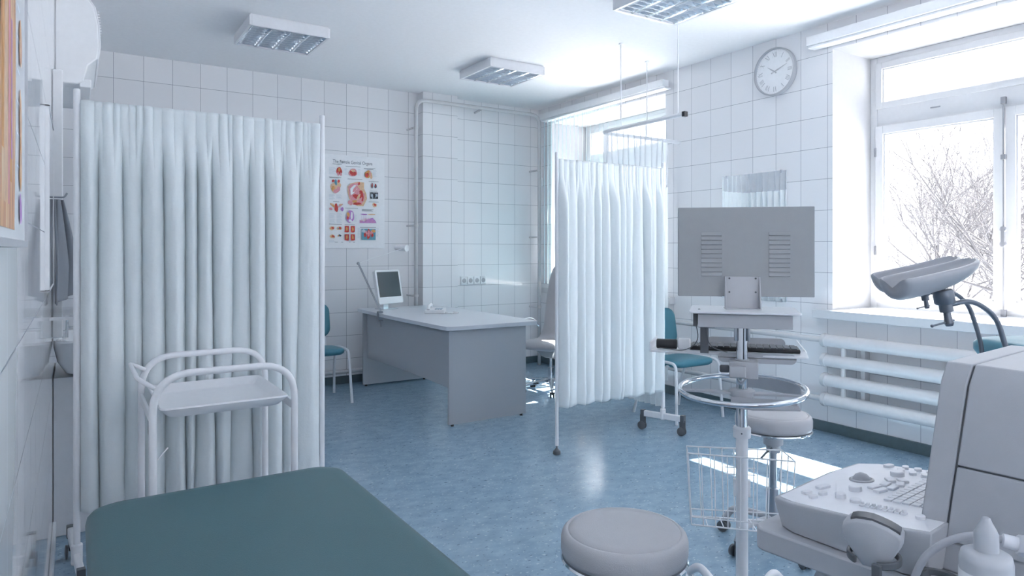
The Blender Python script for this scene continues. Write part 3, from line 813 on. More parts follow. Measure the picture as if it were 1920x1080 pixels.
# ------------------------------------------------------------------ left wall things
t = thing('wall_air_conditioner', 'white split air conditioner high on the left wall', 'air conditioner', (L, 4.50, 2.31))
prof = [(0.0, 0.50), (0.13, 0.50), (0.175, 0.44), (0.195, 0.34), (0.20, 0.22), (0.19, 0.15), (0.15, 0.11), (0.13, 0.02), (0.10, 0.0), (0.0, 0.0)]
build('casing', MB().loft([[(x, y, z) for x, z in prof] for y in (0.0, 0.82)]), 'pvc', t, bevel=0.006)
build('front_cover', MB().loft([[(x, y, z) for x, z in [(0.10, 0.505), (0.14, 0.505), (0.185, 0.44), (0.205, 0.34), (0.21, 0.22), (0.198, 0.15), (0.19, 0.15), (0.10, 0.22)]] for y in (0.006, 0.81)]), 'white', t, bevel=0.004)
build('display_lip', MB().box(0.11, 0.165, 0.01, 0.8, -0.012, 0.035), 'pvc', t, bevel=0.005)
gr = MB()
for k in range(14): gr.box(0.205 - 0.003*abs(k-6)*0.5, 0.214 - 0.003*abs(k-6)*0.5, 0.05, 0.77, 0.23 + 0.015*k, 0.236 + 0.015*k)
build('intake_grille', gr, 'pvc', t)

tag(build('cable_trunking', MB().box(0.0, 0.04, 0.0, 0.085, 0.0, 1.27), 'pvc', bevel=0.004), 'upright white cable trunking on the left wall beside the washbasin', 'trunking').location = (L + 0.001, 3.93, 0.985)
t = thing('washstand_mirror', 'narrow edge-on mirror on the left wall above the glass shelf', 'mirror', (L, 3.3, 1.257))
build('mirror_glass', MB().box(0.004, 0.012, -0.30, 0.30, 0.0, 0.66), 'mirror', t)
build('mirror_frame', MB().box(0.0, 0.014, -0.306, -0.300, -0.004, 0.664).box(0.0, 0.014, 0.300, 0.306, -0.004, 0.664).box(0.0, 0.014, -0.306, 0.306, 0.660, 0.666).box(0.0, 0.014, -0.306, 0.306, -0.006, 0.0), 'pvc', t)
t = thing('hanging_towel', 'grey towel hanging on a wall hook left of the curtain screen', 'towel', (L, 3.74, 1.63))
def tw(u, v):
    z = 0.0 - 0.48 * v
    spread = 0.35 + 0.65 * min(1, v * 1.6)
    x = 0.012 + 0.085 * spread * u + 0.010 * math.sin(u * 14 + v * 2) * spread
    y = 0.02 + 0.16 * (u ** 0.7) * spread + 0.018 * math.sin(u * 11 + v * 3)
    if v > 0.8: z += 0.05 * u * (v - 0.8) / 0.2
    return (x, y, z)
build('towel_cloth', MB().grid(tw, 60, 30), 'towel', t, smooth=180, solid=0.006, fix=False)
build('hook', MB().tube(fil([(0, 0.03, 0.01), (0.05, 0.03, 0.01), (0.06, 0.03, 0.03)], 0.01), 0.004, 8), 'steel', t)
t = thing('glass_shelf', 'small glass shelf on the left wall above the washbasin', 'shelf', (L + 0.001, 3.72, 1.12))
build('shelf_plate', MB().box(0.0, 0.12, -0.24, 0.24, 0.0, 0.008), 'glass', t)
build('shelf_rail', MB().box(0.0, 0.115, -0.24, -0.225, -0.014, -0.001).box(0.0, 0.115, 0.225, 0.24, -0.014, -0.001).box(0.112, 0.122, -0.25, 0.25, -0.004, 0.01), 'white', t)
t = thing('washstand', 'white washstand cabinet with washbasin in the left corner behind the screen', 'washstand', (L, 4.06, 0))
build('cabinet_body', MB().box(0.002, 0.42, 0.0, 0.56, 0.0, 0.775), 'white', t, bevel=0.003)
bs = MB(); rings = []
for (ins, z) in ((0.10, 0.777), (0.05, 0.80), (0.015, 0.86), (0.0, 0.93), (-0.012, 0.955), (0.0, 0.965), (0.03, 0.955), (0.07, 0.88), (0.14, 0.82)):
    rings.append([(x, y, z) for x, y in rrect(0.004 + max(0, ins)*0.9, 0.45 - ins, -0.12 + ins, 0.50 - ins, 0.07, 4)])
bs.loft(rings)
build('basin', bs, 'ceramic', t, smooth=60)
build('tap', MB().tube(fil([(0.05, 0.2, 0.95), (0.05, 0.2, 1.06), (0.17, 0.2, 1.04)], 0.03), 0.012, 12), 'chrome', t, label='chrome tap')

# ------------------------------------------------------------------ visitor chairs
def chair():
    t = thing('visitor_chair', 'x', 'chair', (0, 0, 0), 0, 'teal visitor chairs')
    # faces -Y
    st = MB()
    rings = []
    for z, ins in ((0.435, 0.05), (0.437, 0.02), (0.452, 0.004), (0.470, 0.0), (0.487, 0.006), (0.496, 0.03), (0.500, 0.08)):
        rings.append([(x, y, z - 0.03 * (y > 0) * (y / 0.22) * 0.5) for x, y in rrect(-0.225 + ins, 0.225 - ins, -0.225 + ins, 0.20 - ins, 0.075, 5)])
    st.loft(rings)
    build('seat', st, 'teal2', t, smooth=80)
    bk = MB(); bk.X = T(0, 0.235, 0.555) @ Matrix.Rotation(math.radians(-10), 4, 'X') @ Matrix(((1, 0, 0, 0), (0, 0, 1, 0), (0, 1, 0, 0), (0, 0, 0, 1)))
    rg = []
    for y, ins in ((-0.026, 0.06), (-0.022, 0.02), (-0.010, 0.002), (0.004, 0.0), (0.014, 0.014), (0.018, 0.05)):
        rg.append([(x, z, y + 0.25 * x * x * -1) for x, z in rrect(-0.215 + ins, 0.215 - ins, 0.0 + ins, 0.33 - ins, 0.085, 6)])
    bk.loft(rg)
    build('backrest', bk, 'teal2', t, smooth=80)
    for s in (-1, 1):
        build('leg', MB().tube(fil([(s*0.262, -0.262, 0), (s*0.240, -0.232, 0.478), (s*0.240, -0.04, 0.482)], 0.06), 0.0125, 12), 'white', t, smooth=60)
        build('leg', MB().tube(fil([(s*0.262, 0.262, 0), (s*0.240, 0.19, 0.30), (s*0.232, 0.10, 0.482), (s*0.240, -0.05, 0.482)], 0.06), 0.0125, 12), 'white', t, smooth=60)
        build('back_support', MB().tube(fil([(s*0.17, 0.02, 0.425), (s*0.17, 0.225, 0.43), (s*0.165, 0.268, 0.65)], 0.05), 0.010, 10), 'white', t, smooth=60)
    build('seat_frame', MB().cyl((-0.24, 0.10, 0.445), (0.24, 0.10, 0.445), 0.011).cyl((-0.24, -0.12, 0.445), (0.24, -0.12, 0.445), 0.011), 'white', t)
    return t
vc = chair(); vc.location = (1.845, 6.37, 0); vc['label'] = 'teal visitor chair with white tube legs, left of the desk'
dup(vc, (4.265, 4.15, 0), math.radians(-2), 'teal visitor chair with white legs, behind the large monitor by the tiled wall')

# ------------------------------------------------------------------ office chair
t = thing('office_chair', 'grey high-backed swivel armchair behind the desk', 'office chair', (3.90, 5.50, 0), math.radians(-68))
# faces -Y locally
sp = []
for (y, z) in ((-0.27, 0.44), (-0.25, 0.475), (-0.15, 0.49), (0.05, 0.475), (0.16, 0.485), (0.22, 0.54), (0.245, 0.66), (0.235, 0.85), (0.26, 1.05), (0.30, 1.22), (0.315, 1.25)):
    sp.append((y, z))
sh = MB(); rg = []
P = [Vector((0, a, b)) for a, b in sp]
for i, p in enumerate(P):
    tn = (P[min(i+1, len(P)-1)] - P[max(i-1, 0)]).normalized(); nn = Vector((0, -tn.z, tn.y))
    if nn.z < 0 and i < 4: nn = -nn
    wv = 0.25 if i < 6 else 0.25 - 0.02 * (i - 5); th = 0.035
    if i in (0, len(P)-1): wv -= 0.06; th = 0.014
    rg.append([p + Vector((wv*sx, 0, 0)) + nn*th*sn for sx, sn in ((-0.85, -1), (0.85, -1), (1, -0.4), (1, 0.4), (0.85, 1), (-0.85, 1), (-1, 0.4), (-1, -0.4))])
sh.loft(rg)
build('seat_shell', sh, 'seatgrey', t, subsurf=2, smooth=180)
for s in (-1, 1):
    build('armrest', MB().tube(fil([(s*0.27, 0.20, 0.62), (s*0.29, 0.10, 0.70), (s*0.29, -0.15, 0.70), (s*0.28, -0.20, 0.60), (s*0.24, -0.16, 0.47)], 0.08), 0.013, 12), 'chrome', t, smooth=60)
build('mechanism', MB().loft([[(x*a, y*a, z) for x, y in ((-0.1, -0.1), (0.1, -0.1), (0.1, 0.1), (-0.1, 0.1))] for a, z in ((0.5, 0.34), (1, 0.40), (1.3, 0.44))]), 'dark', t, bevel=0.01)
build('gas_column', MB().lathe([(0.028, 0.08), (0.028, 0.24), (0.016, 0.24), (0.016, 0.36)], 20), 'chrome', t)
for k in range(5):
    a = 2*PI*k/5 + 0.3; d = Vector((math.cos(a), math.sin(a), 0)); p = Vector((-d.y, d.x, 0))
    lg = MB().loft([[d*r + p*w_*sx + Vector((0, 0, z + hh*sz)) for sx, sz in ((-1, -1), (1, -1), (1, 1), (-1, 1))] for r, w_, z, hh in ((0.02, 0.026, 0.115, 0.018), (0.30, 0.016, 0.082, 0.010))])
    lo = build('base_leg', lg, 'chrome', t, bevel=0.004)
    cs = MB().cyl(d*0.29 + Vector((0, 0, 0.03)), d*0.29 + Vector((0, 0, 0.08)), 0.008)
    for s in (-1, 1): cs.lathe([(0.01, 0), (0.027, 0.003), (0.028, 0.016), (0.01, 0.018)], 18, d*0.29 + p*s*0.006 + Vector((0, 0, 0.028)), p*s)
    build('castor', cs, 'black', lo, label='black castor')

# ------------------------------------------------------------------ trolley
t = thing('instrument_trolley', 'white tubular trolley with a shallow top tray before the left screen', 'trolley', (0.48, 3.045, 0))
hx, hy = 0.248, 0.252
def arch(y, name):
    pts = fil([(-hx, y, 0.075), (-hx, y, 0.95), (hx, y, 0.95), (hx, y, 0.075)], 0.135, 10)
    return build(name, MB().tube(pts, 0.0135, 14), 'white', t, smooth=60)
arch(-hy, 'front_arch'); arch(hy, 'rear_arch')
tr = MB(); rings = []
for ins, z in ((0.035, 0.785), (0.02, 0.79), (0.0, 0.812), (-0.008, 0.822), (-0.006, 0.828), (0.004, 0.826), (0.024, 0.800), (0.05, 0.795)):
    rings.append([(x, y, z) for x, y in rrect(-hx + 0.03 + ins, hx - 0.03 - ins, -hy - 0.006 + ins, hy + 0.006 - ins, 0.03, 4)])
tr.loft(rings)
build('top_tray', tr, 'white', t, smooth=45)
for x in (-hx, hx):
    build('side_rail', MB().box(x - 0.006, x + 0.006, -hy, hy, 0.765, 0.80), 'white', t, bevel=0.003)
    build('lower_rail', MB().cyl((x, -hy, 0.2), (x, hy, 0.2), 0.011), 'white', t)
build('push_handle', MB().tube(fil([(-hx + 0.01, -hy + 0.01, 0.90), (-hx - 0.045, -hy + 0.05, 0.935), (-hx - 0.045, hy - 0.05, 0.935), (-hx + 0.01, hy - 0.01, 0.90)], 0.04), 0.0085, 10), 'white', t, smooth=60)
build('tray_hook', MB().tube(fil([(-hx + 0.006, -0.10, 0.76), (-hx + 0.006, -0.10, 0.69), (-hx + 0.006, 0.0, 0.69), (-hx + 0.006, 0.0, 0.76)], 0.01), 0.003, 6), 'steel', t)
build('brace', MB().cyl((-hx + 0.01, -hy, 0.64), (-hx + 0.05, -hy + 0.02, 0.68), 0.003, 6), 'white', t)
build('lower_tray', MB().box(-hx + 0.02, hx - 0.02, -hy, hy, 0.205, 0.215), 'white', t, bevel=0.003)
for sx in (-1, 1):
    for sy in (-1, 1):
        c = MB().cyl((sx*hx, sy*hy, 0.05), (sx*hx, sy*hy, 0.08), 0.012)
        c.lathe([(0.01, -0.01), (0.032, -0.009), (0.033, 0.009), (0.01, 0.01)], 18, (sx*hx, sy*hy, 0.033), (1, 0, 0))
        build('castor', c, 'dark', t)

# ------------------------------------------------------------------ examination couch
t = thing('examination_couch', 'teal padded examination couch in the left foreground', 'couch', (0.418, 1.55, 0))
mb = MB(); rings = []
x0, x1, y0, y1 = -0.393, 0.393, -1.0, 0.962
for z, ins, r in ((0.52, 0.03, 0.06), (0.524, 0.012, 0.07), (0.545, 0.002, 0.075), (0.58, 0.0, 0.08), (0.600, 0.004, 0.08), (0.613, 0.014, 0.078), (0.6195, 0.03, 0.07), (0.622, 0.06, 0.06)):
    rings.append([(x, y, z) for x, y in rrect(x0 + ins, x1 - ins, y0 + ins, y1 - ins, (r, r, r*1.15, r), 7)])
mb.loft(rings)
build('mattress', mb, 'couch', t, smooth=80)
build('frame', MB().box(-0.35, 0.35, -0.95, 0.9, 0.46, 0.52), 'white', t, bevel=0.006)
for sx in (-1, 1):
    for sy in (-0.88, 0.80):
        build('leg', MB().cyl((sx*0.31, sy, 0.0), (sx*0.31, sy, 0.47), 0.018, 14), 'white', t)

# ------------------------------------------------------------------ stools
def stool():
    t = thing('round_stool', 'x', 'stool', (0, 0, 0), 0, 'round swivel stools')
    r = 0.175
    build('cushion', MB().lathe([(0.02, 0.555), (r - 0.02, 0.556), (r - 0.004, 0.562), (r, 0.575), (r, 0.605), (r - 0.004, 0.618), (r - 0.012, 0.626), (r - 0.018, 0.6275), (r - 0.0205, 0.625), (r - 0.024, 0.629), (r - 0.04, 0.6325), (0.09, 0.635), (0.002, 0.6355)], 64), 'seatgrey', t, smooth=60)
    build('trim_ring', MB().lathe([(r - 0.03, 0.546), (r - 0.002, 0.547), (r + 0.001, 0.551), (r - 0.002, 0.557), (r - 0.03, 0.557)], 64), 'chrome', t, smooth=60, label='chrome trim ring')
    build('hub', MB().lathe([(0.02, 0.44), (0.032, 0.442), (0.033, 0.475), (0.045, 0.48), (0.046, 0.535), (0.06, 0.546), (0.02, 0.546)], 24), 'grey', t, smooth=40)
    build('column', MB().lathe([(0.028, 0.10), (0.028, 0.27), (0.017, 0.275), (0.017, 0.445)], 24), 'steel', t, smooth=40)
    build('height_lever', MB().tube([(0.02, 0.0, 0.47), (-0.10, -0.03, 0.46), (-0.16, -0.05, 0.452)], 0.005, 8), 'dark', t)
    for k in range(5):
        a = 2*PI*k/5 + 0.55; d = Vector((math.cos(a), math.sin(a), 0)); p = Vector((-d.y, d.x, 0))
        lo = build('base_leg', MB().tube(fil([d*0.01 + Vector((0, 0, 0.13)), d*0.20 + Vector((0, 0, 0.13)), d*0.245 + Vector((0, 0, 0.065))], 0.07), 0.016, 12), 'grey', t, smooth=60)
        cs = MB().cyl(d*0.245 + Vector((0, 0, 0.03)), d*0.245 + Vector((0, 0, 0.075)), 0.012)
        for s in (-1, 1): cs.lathe([(0.01, 0), (0.026, 0.003), (0.027, 0.014), (0.01, 0.017)], 18, d*0.25 + p*s*0.008 + Vector((0, 0, 0.027)), p*s)
        build('castor', cs, 'dark', lo)
    return t
s1 = stool(); s1.location = (1.269, 1.438, 0); s1.rotation_euler.z = 0.3
s1['label'] = 'round grey padded stool in the foreground beside the couch'
dup(s1, (2.76, 2.067, 0), 0.03, 'round grey stool behind the pole cart and its wire basket')

# ------------------------------------------------------------------ pole cart with large monitor
CA = -(YAW + 0.27)
t = thing('monitor_cart', 'white and chrome pole cart with ring handle, keyboard tray and wire basket', 'cart', (2.028, 1.653, 0), CA)
build('lower_pole', MB().lathe([(0.0215, 0.07), (0.0215, 0.716), (0.031, 0.718), (0.032, 0.752), (0.028, 0.757), (0.02, 0.757)], 28), 'white', t, smooth=40)
build('set_screw', MB().lathe([(0.003, 0), (0.003, 0.003)], 10, (-0.002, -0.031, 0.738), (0, -1, 0)), 'dark', t)
build('chrome_column', MB().lathe([(0.0205, 0.757), (0.0205, 1.13)], 28), 'chrome', t, smooth=40, label='chrome column')
cb = MB().box(-0.045, 0.055, -0.04, 0.04, 0.938, 0.998).lathe([(0.027, 0.998), (0.027, 1.004)], 24)
cb.box(-0.045, 0.012, -0.065, -0.04, 0.945, 0.985)
build('clamp_block', cb, 'grey', t, bevel=0.004)
kb = MB().lathe([(0.012, 0), (0.014, 0.004), (0.014, 0.03), (0.010, 0.034)], 18, (-0.045, 0, 0.965), (-1, 0, 0))
build('clamp_knob', kb, 'dark', t)
# ring handle with spokes and half tray
ring = [(0.222 * math.cos(a), 0.222 * math.sin(a) + 0.0, 0.893 + 0.012*math.sin(a + 0.5)) for a in [2*PI*k/72 for k in range(72)]]
rh = build('ring_handle', MB().tube(ring, 0.0095, 12, closed=True), 'chrome', t, smooth=180, label='chrome ring handle')
sp_ = MB().lathe([(0.022, 0.868), (0.044, 0.870), (0.046, 0.890), (0.038, 0.894), (0.022, 0.894)], 28)
for a in (PI, 0.0, PI/2):
    d = Vector((math.cos(a), math.sin(a), 0)); p = Vector((-d.y, d.x, 0))
    sp_.loft([[d*r + p*w_*sx + Vector((0, 0, 0.879 + 0.004*sz)) for sx, sz in ((-1, -1), (1, -1), (1, 1), (-1, 1))] for r, w_ in ((0.035, 0.022), (0.215, 0.008))])
build('spokes', sp_, 'grey', rh, bevel=0.001)
def sector(a0, a1, r0, r1, z0, z1, n=20):
    q = MB(); rr = []
    for k in range(n + 1):
        a = a0 + (a1 - a0) * k / n; c, s = math.cos(a), math.sin(a)
        rr.append([(r0*c, r0*s, z0), (r1*c, r1*s, z0), (r1*c, r1*s, z1), (r0*c, r0*s, z1)])
    return q.loft(rr)
build('ring_shield', sector(math.radians(8), math.radians(82), 0.204, 0.208, 0.862, 0.905), 'machine', rh)
build('half_tray', MB().prism([(0.03, -0.045), (-0.05, -0.05), (-0.05, -0.10), (0.03, -0.13), (0.19, -0.10), (0.19, -0.04)], 0.846, 0.852).box(-0.04, 0.185, -0.05, -0.046, 0.852, 0.872), 'machine', rh)
build('lower_collar', MB().lathe([(0.0215, 0.835), (0.036, 0.838), (0.040, 0.858), (0.034, 0.868), (0.0215, 0.868)], 24), 'grey', t)
# keyboard tray
kt = MB()
kt.X = T(0.0, 0.13, 1.008) @ RZ(math.radians(-3))
kt.prism(rrect(-0.335, 0.235, -0.10, 0.10, 0.01), 0.0, 0.008)
kt.box(-0.335, -0.330, -0.10, 0.10, 0.0, 0.04)
kt.loft([[(0.235, y, 0.0), (0.24, y, 0.0), (0.205, y, 0.045), (0.20, y, 0.045)] for y in (0.05, 0.10)])
ko = build('keyboard_tray', kt, 'white', t, bevel=0.002)
kt = MB(); kt.X = T(-0.02, 0.02, 0.994); kt.prism(rrect(-0.09, 0.185, 0.0, 0.012, 0.004), 0.0, 0.036)
build('tray_lip', MB().loft([[(x, 0.03, z), (x, 0.036, z)] for x, z in ((-0.06, 1.0),)] if False else [[(x, 0.026, z) for x, z in rrect(-0.085, 0.19, 0.985, 1.022, 0.02)], [(x, 0.032, z) for x, z in rrect(-0.085, 0.19, 0.985, 1.022, 0.02)]]), 'machine', ko)
build('rear_lip', MB().loft([[(x, 0.24, z) for x, z in rrect(-0.13, 0.17, 1.012, 1.052, 0.02)], [(x, 0.246, z) for x, z in rrect(-0.13, 0.17, 1.012, 1.052, 0.02)]]), 'grey', ko)
sup = MB().box(-0.148, -0.118, -0.012, 0.012, 1.02, 1.135).box(-0.155, -0.095, -0.016, 0.016, 1.115, 1.133)
build('drop_arm', sup, 'dark', t, bevel=0.002, label='dark drop arm')
build('arm_tube', MB().cyl((-0.10, 0, 1.123), (-0.02, 0, 1.123), 0.009, 12), 'steel', t)
build('fork_bracket', MB().box(-0.028, -0.018, -0.02, 0.02, 1.07, 1.14).box(0.018, 0.028, -0.02, 0.02, 1.07, 1.14), 'steel', t, bevel=0.004)
# shelf and box
build('top_shelf', MB().loft([[(x, y, z) for x, y in rrect(-0.165 - e, 0.172 + e, -0.13 - e, 0.11 + e, 0.012, 3)] for z, e in ((1.176, 0.0), (1.180, 0.018), (1.186, 0.018))]), 'white', t, bevel=0.001)
build('shelf_box', MB().box(-0.153, 0.163, -0.125, 0.10, 1.128, 1.175), 'machine', t, bevel=0.002)
build('box_side', MB().box(-0.170, -0.156, -0.10, 0.06, 1.13, 1.175), 'dark', t)
# legs with castors
for k in range(5):
    a = 2*PI*k/5 + math.radians(54 + 5); d = Vector((math.cos(a), math.sin(a), 0)); p = Vector((-d.y, d.x, 0))
    pts = fil([d*0.015 + Vector((0, 0, 0.10)), d*0.13 + Vector((0, 0, 0.11)), d*0.24 + Vector((0, 0, 0.15)), d*0.30 + Vector((0, 0, 0.10))], 0.06)
    lo = build('base_leg', MB().tube(pts, 0.016, 12), 'white', t, smooth=60)
    cs = MB().cyl(d*0.295 + Vector((0, 0, 0.03)), d*0.295 + Vector((0, 0, 0.11)), 0.009)
    cs.box(d.x*0.30 - 0.016, d.x*0.30 + 0.016, d.y*0.30 - 0.016, d.y*0.30 + 0.016, 0.045, 0.085)
    co_ = build('castor_fork', cs, 'chrome', lo, bevel=0.003)
    wh = MB()
    for s in (-1, 1): wh.lathe([(0.01, 0), (0.033, 0.003), (0.035, 0.014), (0.01, 0.018)], 20, d*0.31 + p*s*0.008 + Vector((0, 0, 0.035)), p*s)
    build('castor_wheel', wh, 'dark', co_)
# wire basket
bk = MB()
bk.X = T(0.0, -0.01, 0)
zt, zb = 0.655, 0.395
topr = [(-0.193, -0.02), (-0.185, 0.16), (0.165, 0.16), (0.192, 0.02), (0.170, -0.075), (-0.160, -0.075)]
topr = [(-0.190, -0.03), (-0.20, 0.06), (0.145, 0.10), (0.178, -0.03)]
botr = [(-0.178, -0.03), (-0.185, 0.05), (0.135, 0.085), (0.165, -0.03)]
def loop(r, z, rad=0.0022): bk.tube([(x, y, z) for x, y in r], rad, 6, closed=True)
loop([p for p in topr], zt, 0.003); loop(botr, zb, 0.003); loop([(x*0.98, y) for x, y in botr], zb + 0.028)
def lerp(a, b, k): return (a[0] + (b[0]-a[0])*k, a[1] + (b[1]-a[1])*k)
for i in range(4):
    n = 8 if i in (1, 3) else 2
    for k in range(n):
        a_ = lerp(topr[i], topr[(i+1) % 4], k / n); b_ = lerp(botr[i], botr[(i+1) % 4], k / n)
        bk.cyl((a_[0], a_[1], zt), (b_[0], b_[1], zb), 0.0022, 6)
for k in range(1, 6):
    a_ = lerp(botr[0], botr[3], k/6); b_ = lerp(botr[1], botr[2], k/6); bk.cyl((a_[0], a_[1], zb), (b_[0], b_[1], zb), 0.002, 6)
for z in (0.585, 0.56): bk.cyl((-0.06, 0.07, z), (0.05, 0.08, z), 0.0022, 6)
bk.box(-0.03, 0.03, 0.01, 0.03, 0.50, 0.56)
build('wire_basket', bk, 'pvc', t)
# keyboard and cable resting on tray
t = thing('keyboard', 'slim black keyboard on the tray of the monitor cart', 'keyboard', (2.028, 1.653, 1.017), CA)
build('keyboard_body', MB().box(-0.19, 0.21, 0.09, 0.20, 0.0, 0.014), 'black', t, bevel=0.004)
ks = MB()
for j in range(5):
    for i in range(16): ks.box(-0.182 + 0.024*i, -0.162 + 0.024*i, 0.094 + 0.0205*j, 0.111 + 0.0205*j, 0.014, 0.018)
build('keys', ks, 'dark', t, bevel=0.001)
t = thing('barcode_reader', 'black and white cylindrical hand unit at the left end of the tray', 'hand unit', (2.028, 1.653, 1.017), CA)
build('body', MB().lathe([(0.016, 0), (0.019, 0.003), (0.019, 0.075), (0.016, 0.078)], 20, (-0.315, 0.08, 0.021), (1, 0, 0)), 'black', t)
build('collar', MB().lathe([(0.012, 0), (0.022, 0.006), (0.022, 0.045), (0.016, 0.05)], 20, (-0.236, 0.08, 0.0235), (1, 0, 0)), 'pvc', t, label='white collar')
cable = fil([(-0.30, 0.04, 0.01), (-0.20, 0.02, 0.004), (-0.15, -0.02, 0.05), (-0.168, -0.05, 0.14), (-0.150, -0.06, 0.18), (-0.125, -0.06, 0.12), (-0.12, -0.03, 0.03), (-0.05, 0.03, 0.004)], 0.05, 6)
# cable as its own run: stays with the cart side
build('cable', MB().tube(cable, 0.0018, 6), 'dark', t, smooth=180, label='thin grey cable')

t = thing('large_monitor', 'large flat grey monitor seen from behind, mounted on the pole cart', 'monitor', (2.028, 1.653, 1.186), -(YAW + 0.17))
mw, z0, z1 = 0.240, 0.045, 0.372
MC = 0.012
bd = MB().box(-mw + MC, mw + MC, 0.0, 0.035, z0, z1)
sh = build('rear_shell', bd, 'monback', t, bevel=0.002)
build('display_panel', MB().box(-mw + MC + 0.012, mw + MC - 0.012, 0.0345, 0.037, z0 + 0.012, z1 - 0.012), 'screen', sh)
for xc in (-0.120 + MC, 0.119 + MC):
    vb = MB(); 
    for k in range(10):
        z = 0.118 + 0.0165*k
        vb.loft([[(x, y, zz) for y, zz in ((0.001, z), (-0.0045, z + 0.002), (-0.001, z + 0.013), (0.001, z + 0.013))] for x in (xc - 0.037, xc + 0.037)])
    build('vent_grille', vb, 'monback', sh, bevel=0.0008)
sb = MB().box(-0.058, 0.058, -0.012, -0.001, 0.0, 0.118)
sb.loft([[(x, y, z) for y, z in ((-0.05, 0.0), (0.0, 0.0), (-0.001, 0.118), (-0.012, 0.118))] for x in (-0.062, -0.058)])
sb.loft([[(x, y, z) for y, z in ((-0.05, 0.0), (0.0, 0.0), (-0.001, 0.118), (-0.012, 0.118))] for x in (0.058, 0.062)])
sb.box(-0.062, 0.062, -0.05, 0.03, 0.0, 0.004)
so = build('stand_bracket', sb, 'grey', t, bevel=0.001)
for x in (-0.046, 0.046):
    for z in (0.062, 0.112): build('screw', MB().lathe([(0.0035, 0), (0.0035, 0.003)], 10, (x, -0.012, z), (0, -1, 0)), 'dark', so)

# ------------------------------------------------------------------ ultrasound machine
UA = math.radians(5)
t = thing('ultrasound_machine', 'bulky grey ultrasound machine with sloping control panel in the right foreground', 'ultrasound machine', (1.418, 1.024, 0), UA)
# local: +X along the operator edge, -Y towards the display
def pz(y): return 0.800 - 0.085 * y     # panel top height, rising to the back
cn = MB()
topo = [(0.0, 0.0), (0.02, 0.045), (0.30, 0.058), (0.44, 0.045), (0.47, 0.0), (0.50, -0.32), (0.0, -0.32), (-0.012, -0.27)]
cn.loft([[(x*0.94 + 0.014, y*0.93 - 0.01, 0.724) for x, y in topo], [(x, y, pz(y) - 0.012) for x, y in topo], [(x + 0.002, y, pz(y) - 0.002) for x, y in topo], [(x*0.975 + 0.007, y*0.97 - 0.006, pz(y*0.97)) for x, y in topo]])
co_ = build('control_console', cn, 'machine', t, bevel=0.002)
SL = Matrix.Rotation(math.atan(-0.085), 4, 'X')
fc = MB()
fc.loft([[(x*0.965 + 0.009, y*0.955 - 0.008, pz(y*0.955) - 0.001) for x, y in topo], [(x*0.965 + 0.009, y*0.955 - 0.008, pz(y*0.955) + 0.0012) for x, y in topo]])
build('panel_face', fc, 'face', co_, bevel=0.0005)
def key(x, y): return T(x, y, pz(y)) @ SL
kk = MB()
for j in range(5):
    for i in range(13):
        kk.X = key(0.158 + 0.0215*i, -0.168 - 0.0205*j); kk.box(-0.0093, 0.0093, -0.0088, 0.0088, 0, 0.0045)
build('keyboard_block', kk, 'panel', co_, bevel=0.001)
def knob(x, y, r, h_, n='knob'):
    q = MB(); q.X = key(x, y); q.lathe([(r, 0), (r, h_ - 0.002), (r - 0.002, h_), (0.001, h_)], 24); build(n, q, 'panel', co_, smooth=40)
def pad(x, y, w_, l_, rot=0.3, h_=0.007):
    q = MB(); q.X = key(x, y) @ RZ(rot); q.prism(rrect(-w_, w_, -l_, l_, min(w_, l_)*0.8), 0, h_); build('button', q, 'panel', co_, bevel=0.001)
q = MB(); q.X = key(0.281, -0.045); q.lathe([(0.030, 0), (0.030, 0.003), (0.025, 0.005), (0.022, 0.003), (0.020, 0.008), (0.014, 0.015), (0.005, 0.019), (0.001, 0.0195)], 28)
build('trackball', q, 'trough', co_, smooth=50, label='darker grey trackball')
knob(0.182, -0.077, 0.015, 0.013); knob(0.107, -0.078, 0.0125, 0.013); knob(0.097, -0.119, 0.0125, 0.009); knob(0.373, -0.095, 0.017, 0.013)
knob(0.073, -0.271, 0.010, 0.009)
for (x, y, w_, l_, r) in ((0.155, -0.008, 0.020, 0.010, -0.3), (0.088, -0.002, 0.013, 0.009, -0.3), (0.102, -0.036, 0.011, 0.008, -0.3), (0.065, -0.032, 0.011, 0.008, -0.3),
                      (0.448, -0.040, 0.014, 0.010, -0.3), (0.421, -0.084, 0.014, 0.009, 0.4), (0.458, -0.080, 0.012, 0.008, 0.4), (0.413, -0.117, 0.014, 0.009, 0.4), (0.455, -0.113, 0.012, 0.009, 0.4), (0.409, -0.147, 0.014, 0.009, 0.4), (0.447, -0.146, 0.012, 0.009, 0.4)):
    pad(x, y, w_, l_, r)
for (x, y, r) in ((0.232, -0.101, -0.25), (0.270, -0.110, 0.1), (0.312, -0.103, 0.7), (0.212, -0.124, -0.2), (0.250, -0.136, 0.0), (0.290, -0.137, 0.35), (0.328, -0.127, 0.8)):
    q = MB(); q.X = key(x, y) @ RZ(r); q.box(-0.0165, 0.0165, -0.0095, 0.0095, 0, 0.007); build('arc_key', q, 'panel', co_, bevel=0.002)
q = MB()
for k in range(8):
    q.X = key(0.080, -0.143 - 0.0130*k); q.box(-0.007, 0.007, -0.0055, 0.0055, 0, 0.005); q.box(-0.004, 0.004, -0.003, 0.003, 0.005, 0.011)
build('gain_sliders', q, 'panel', co_, bevel=0.001)
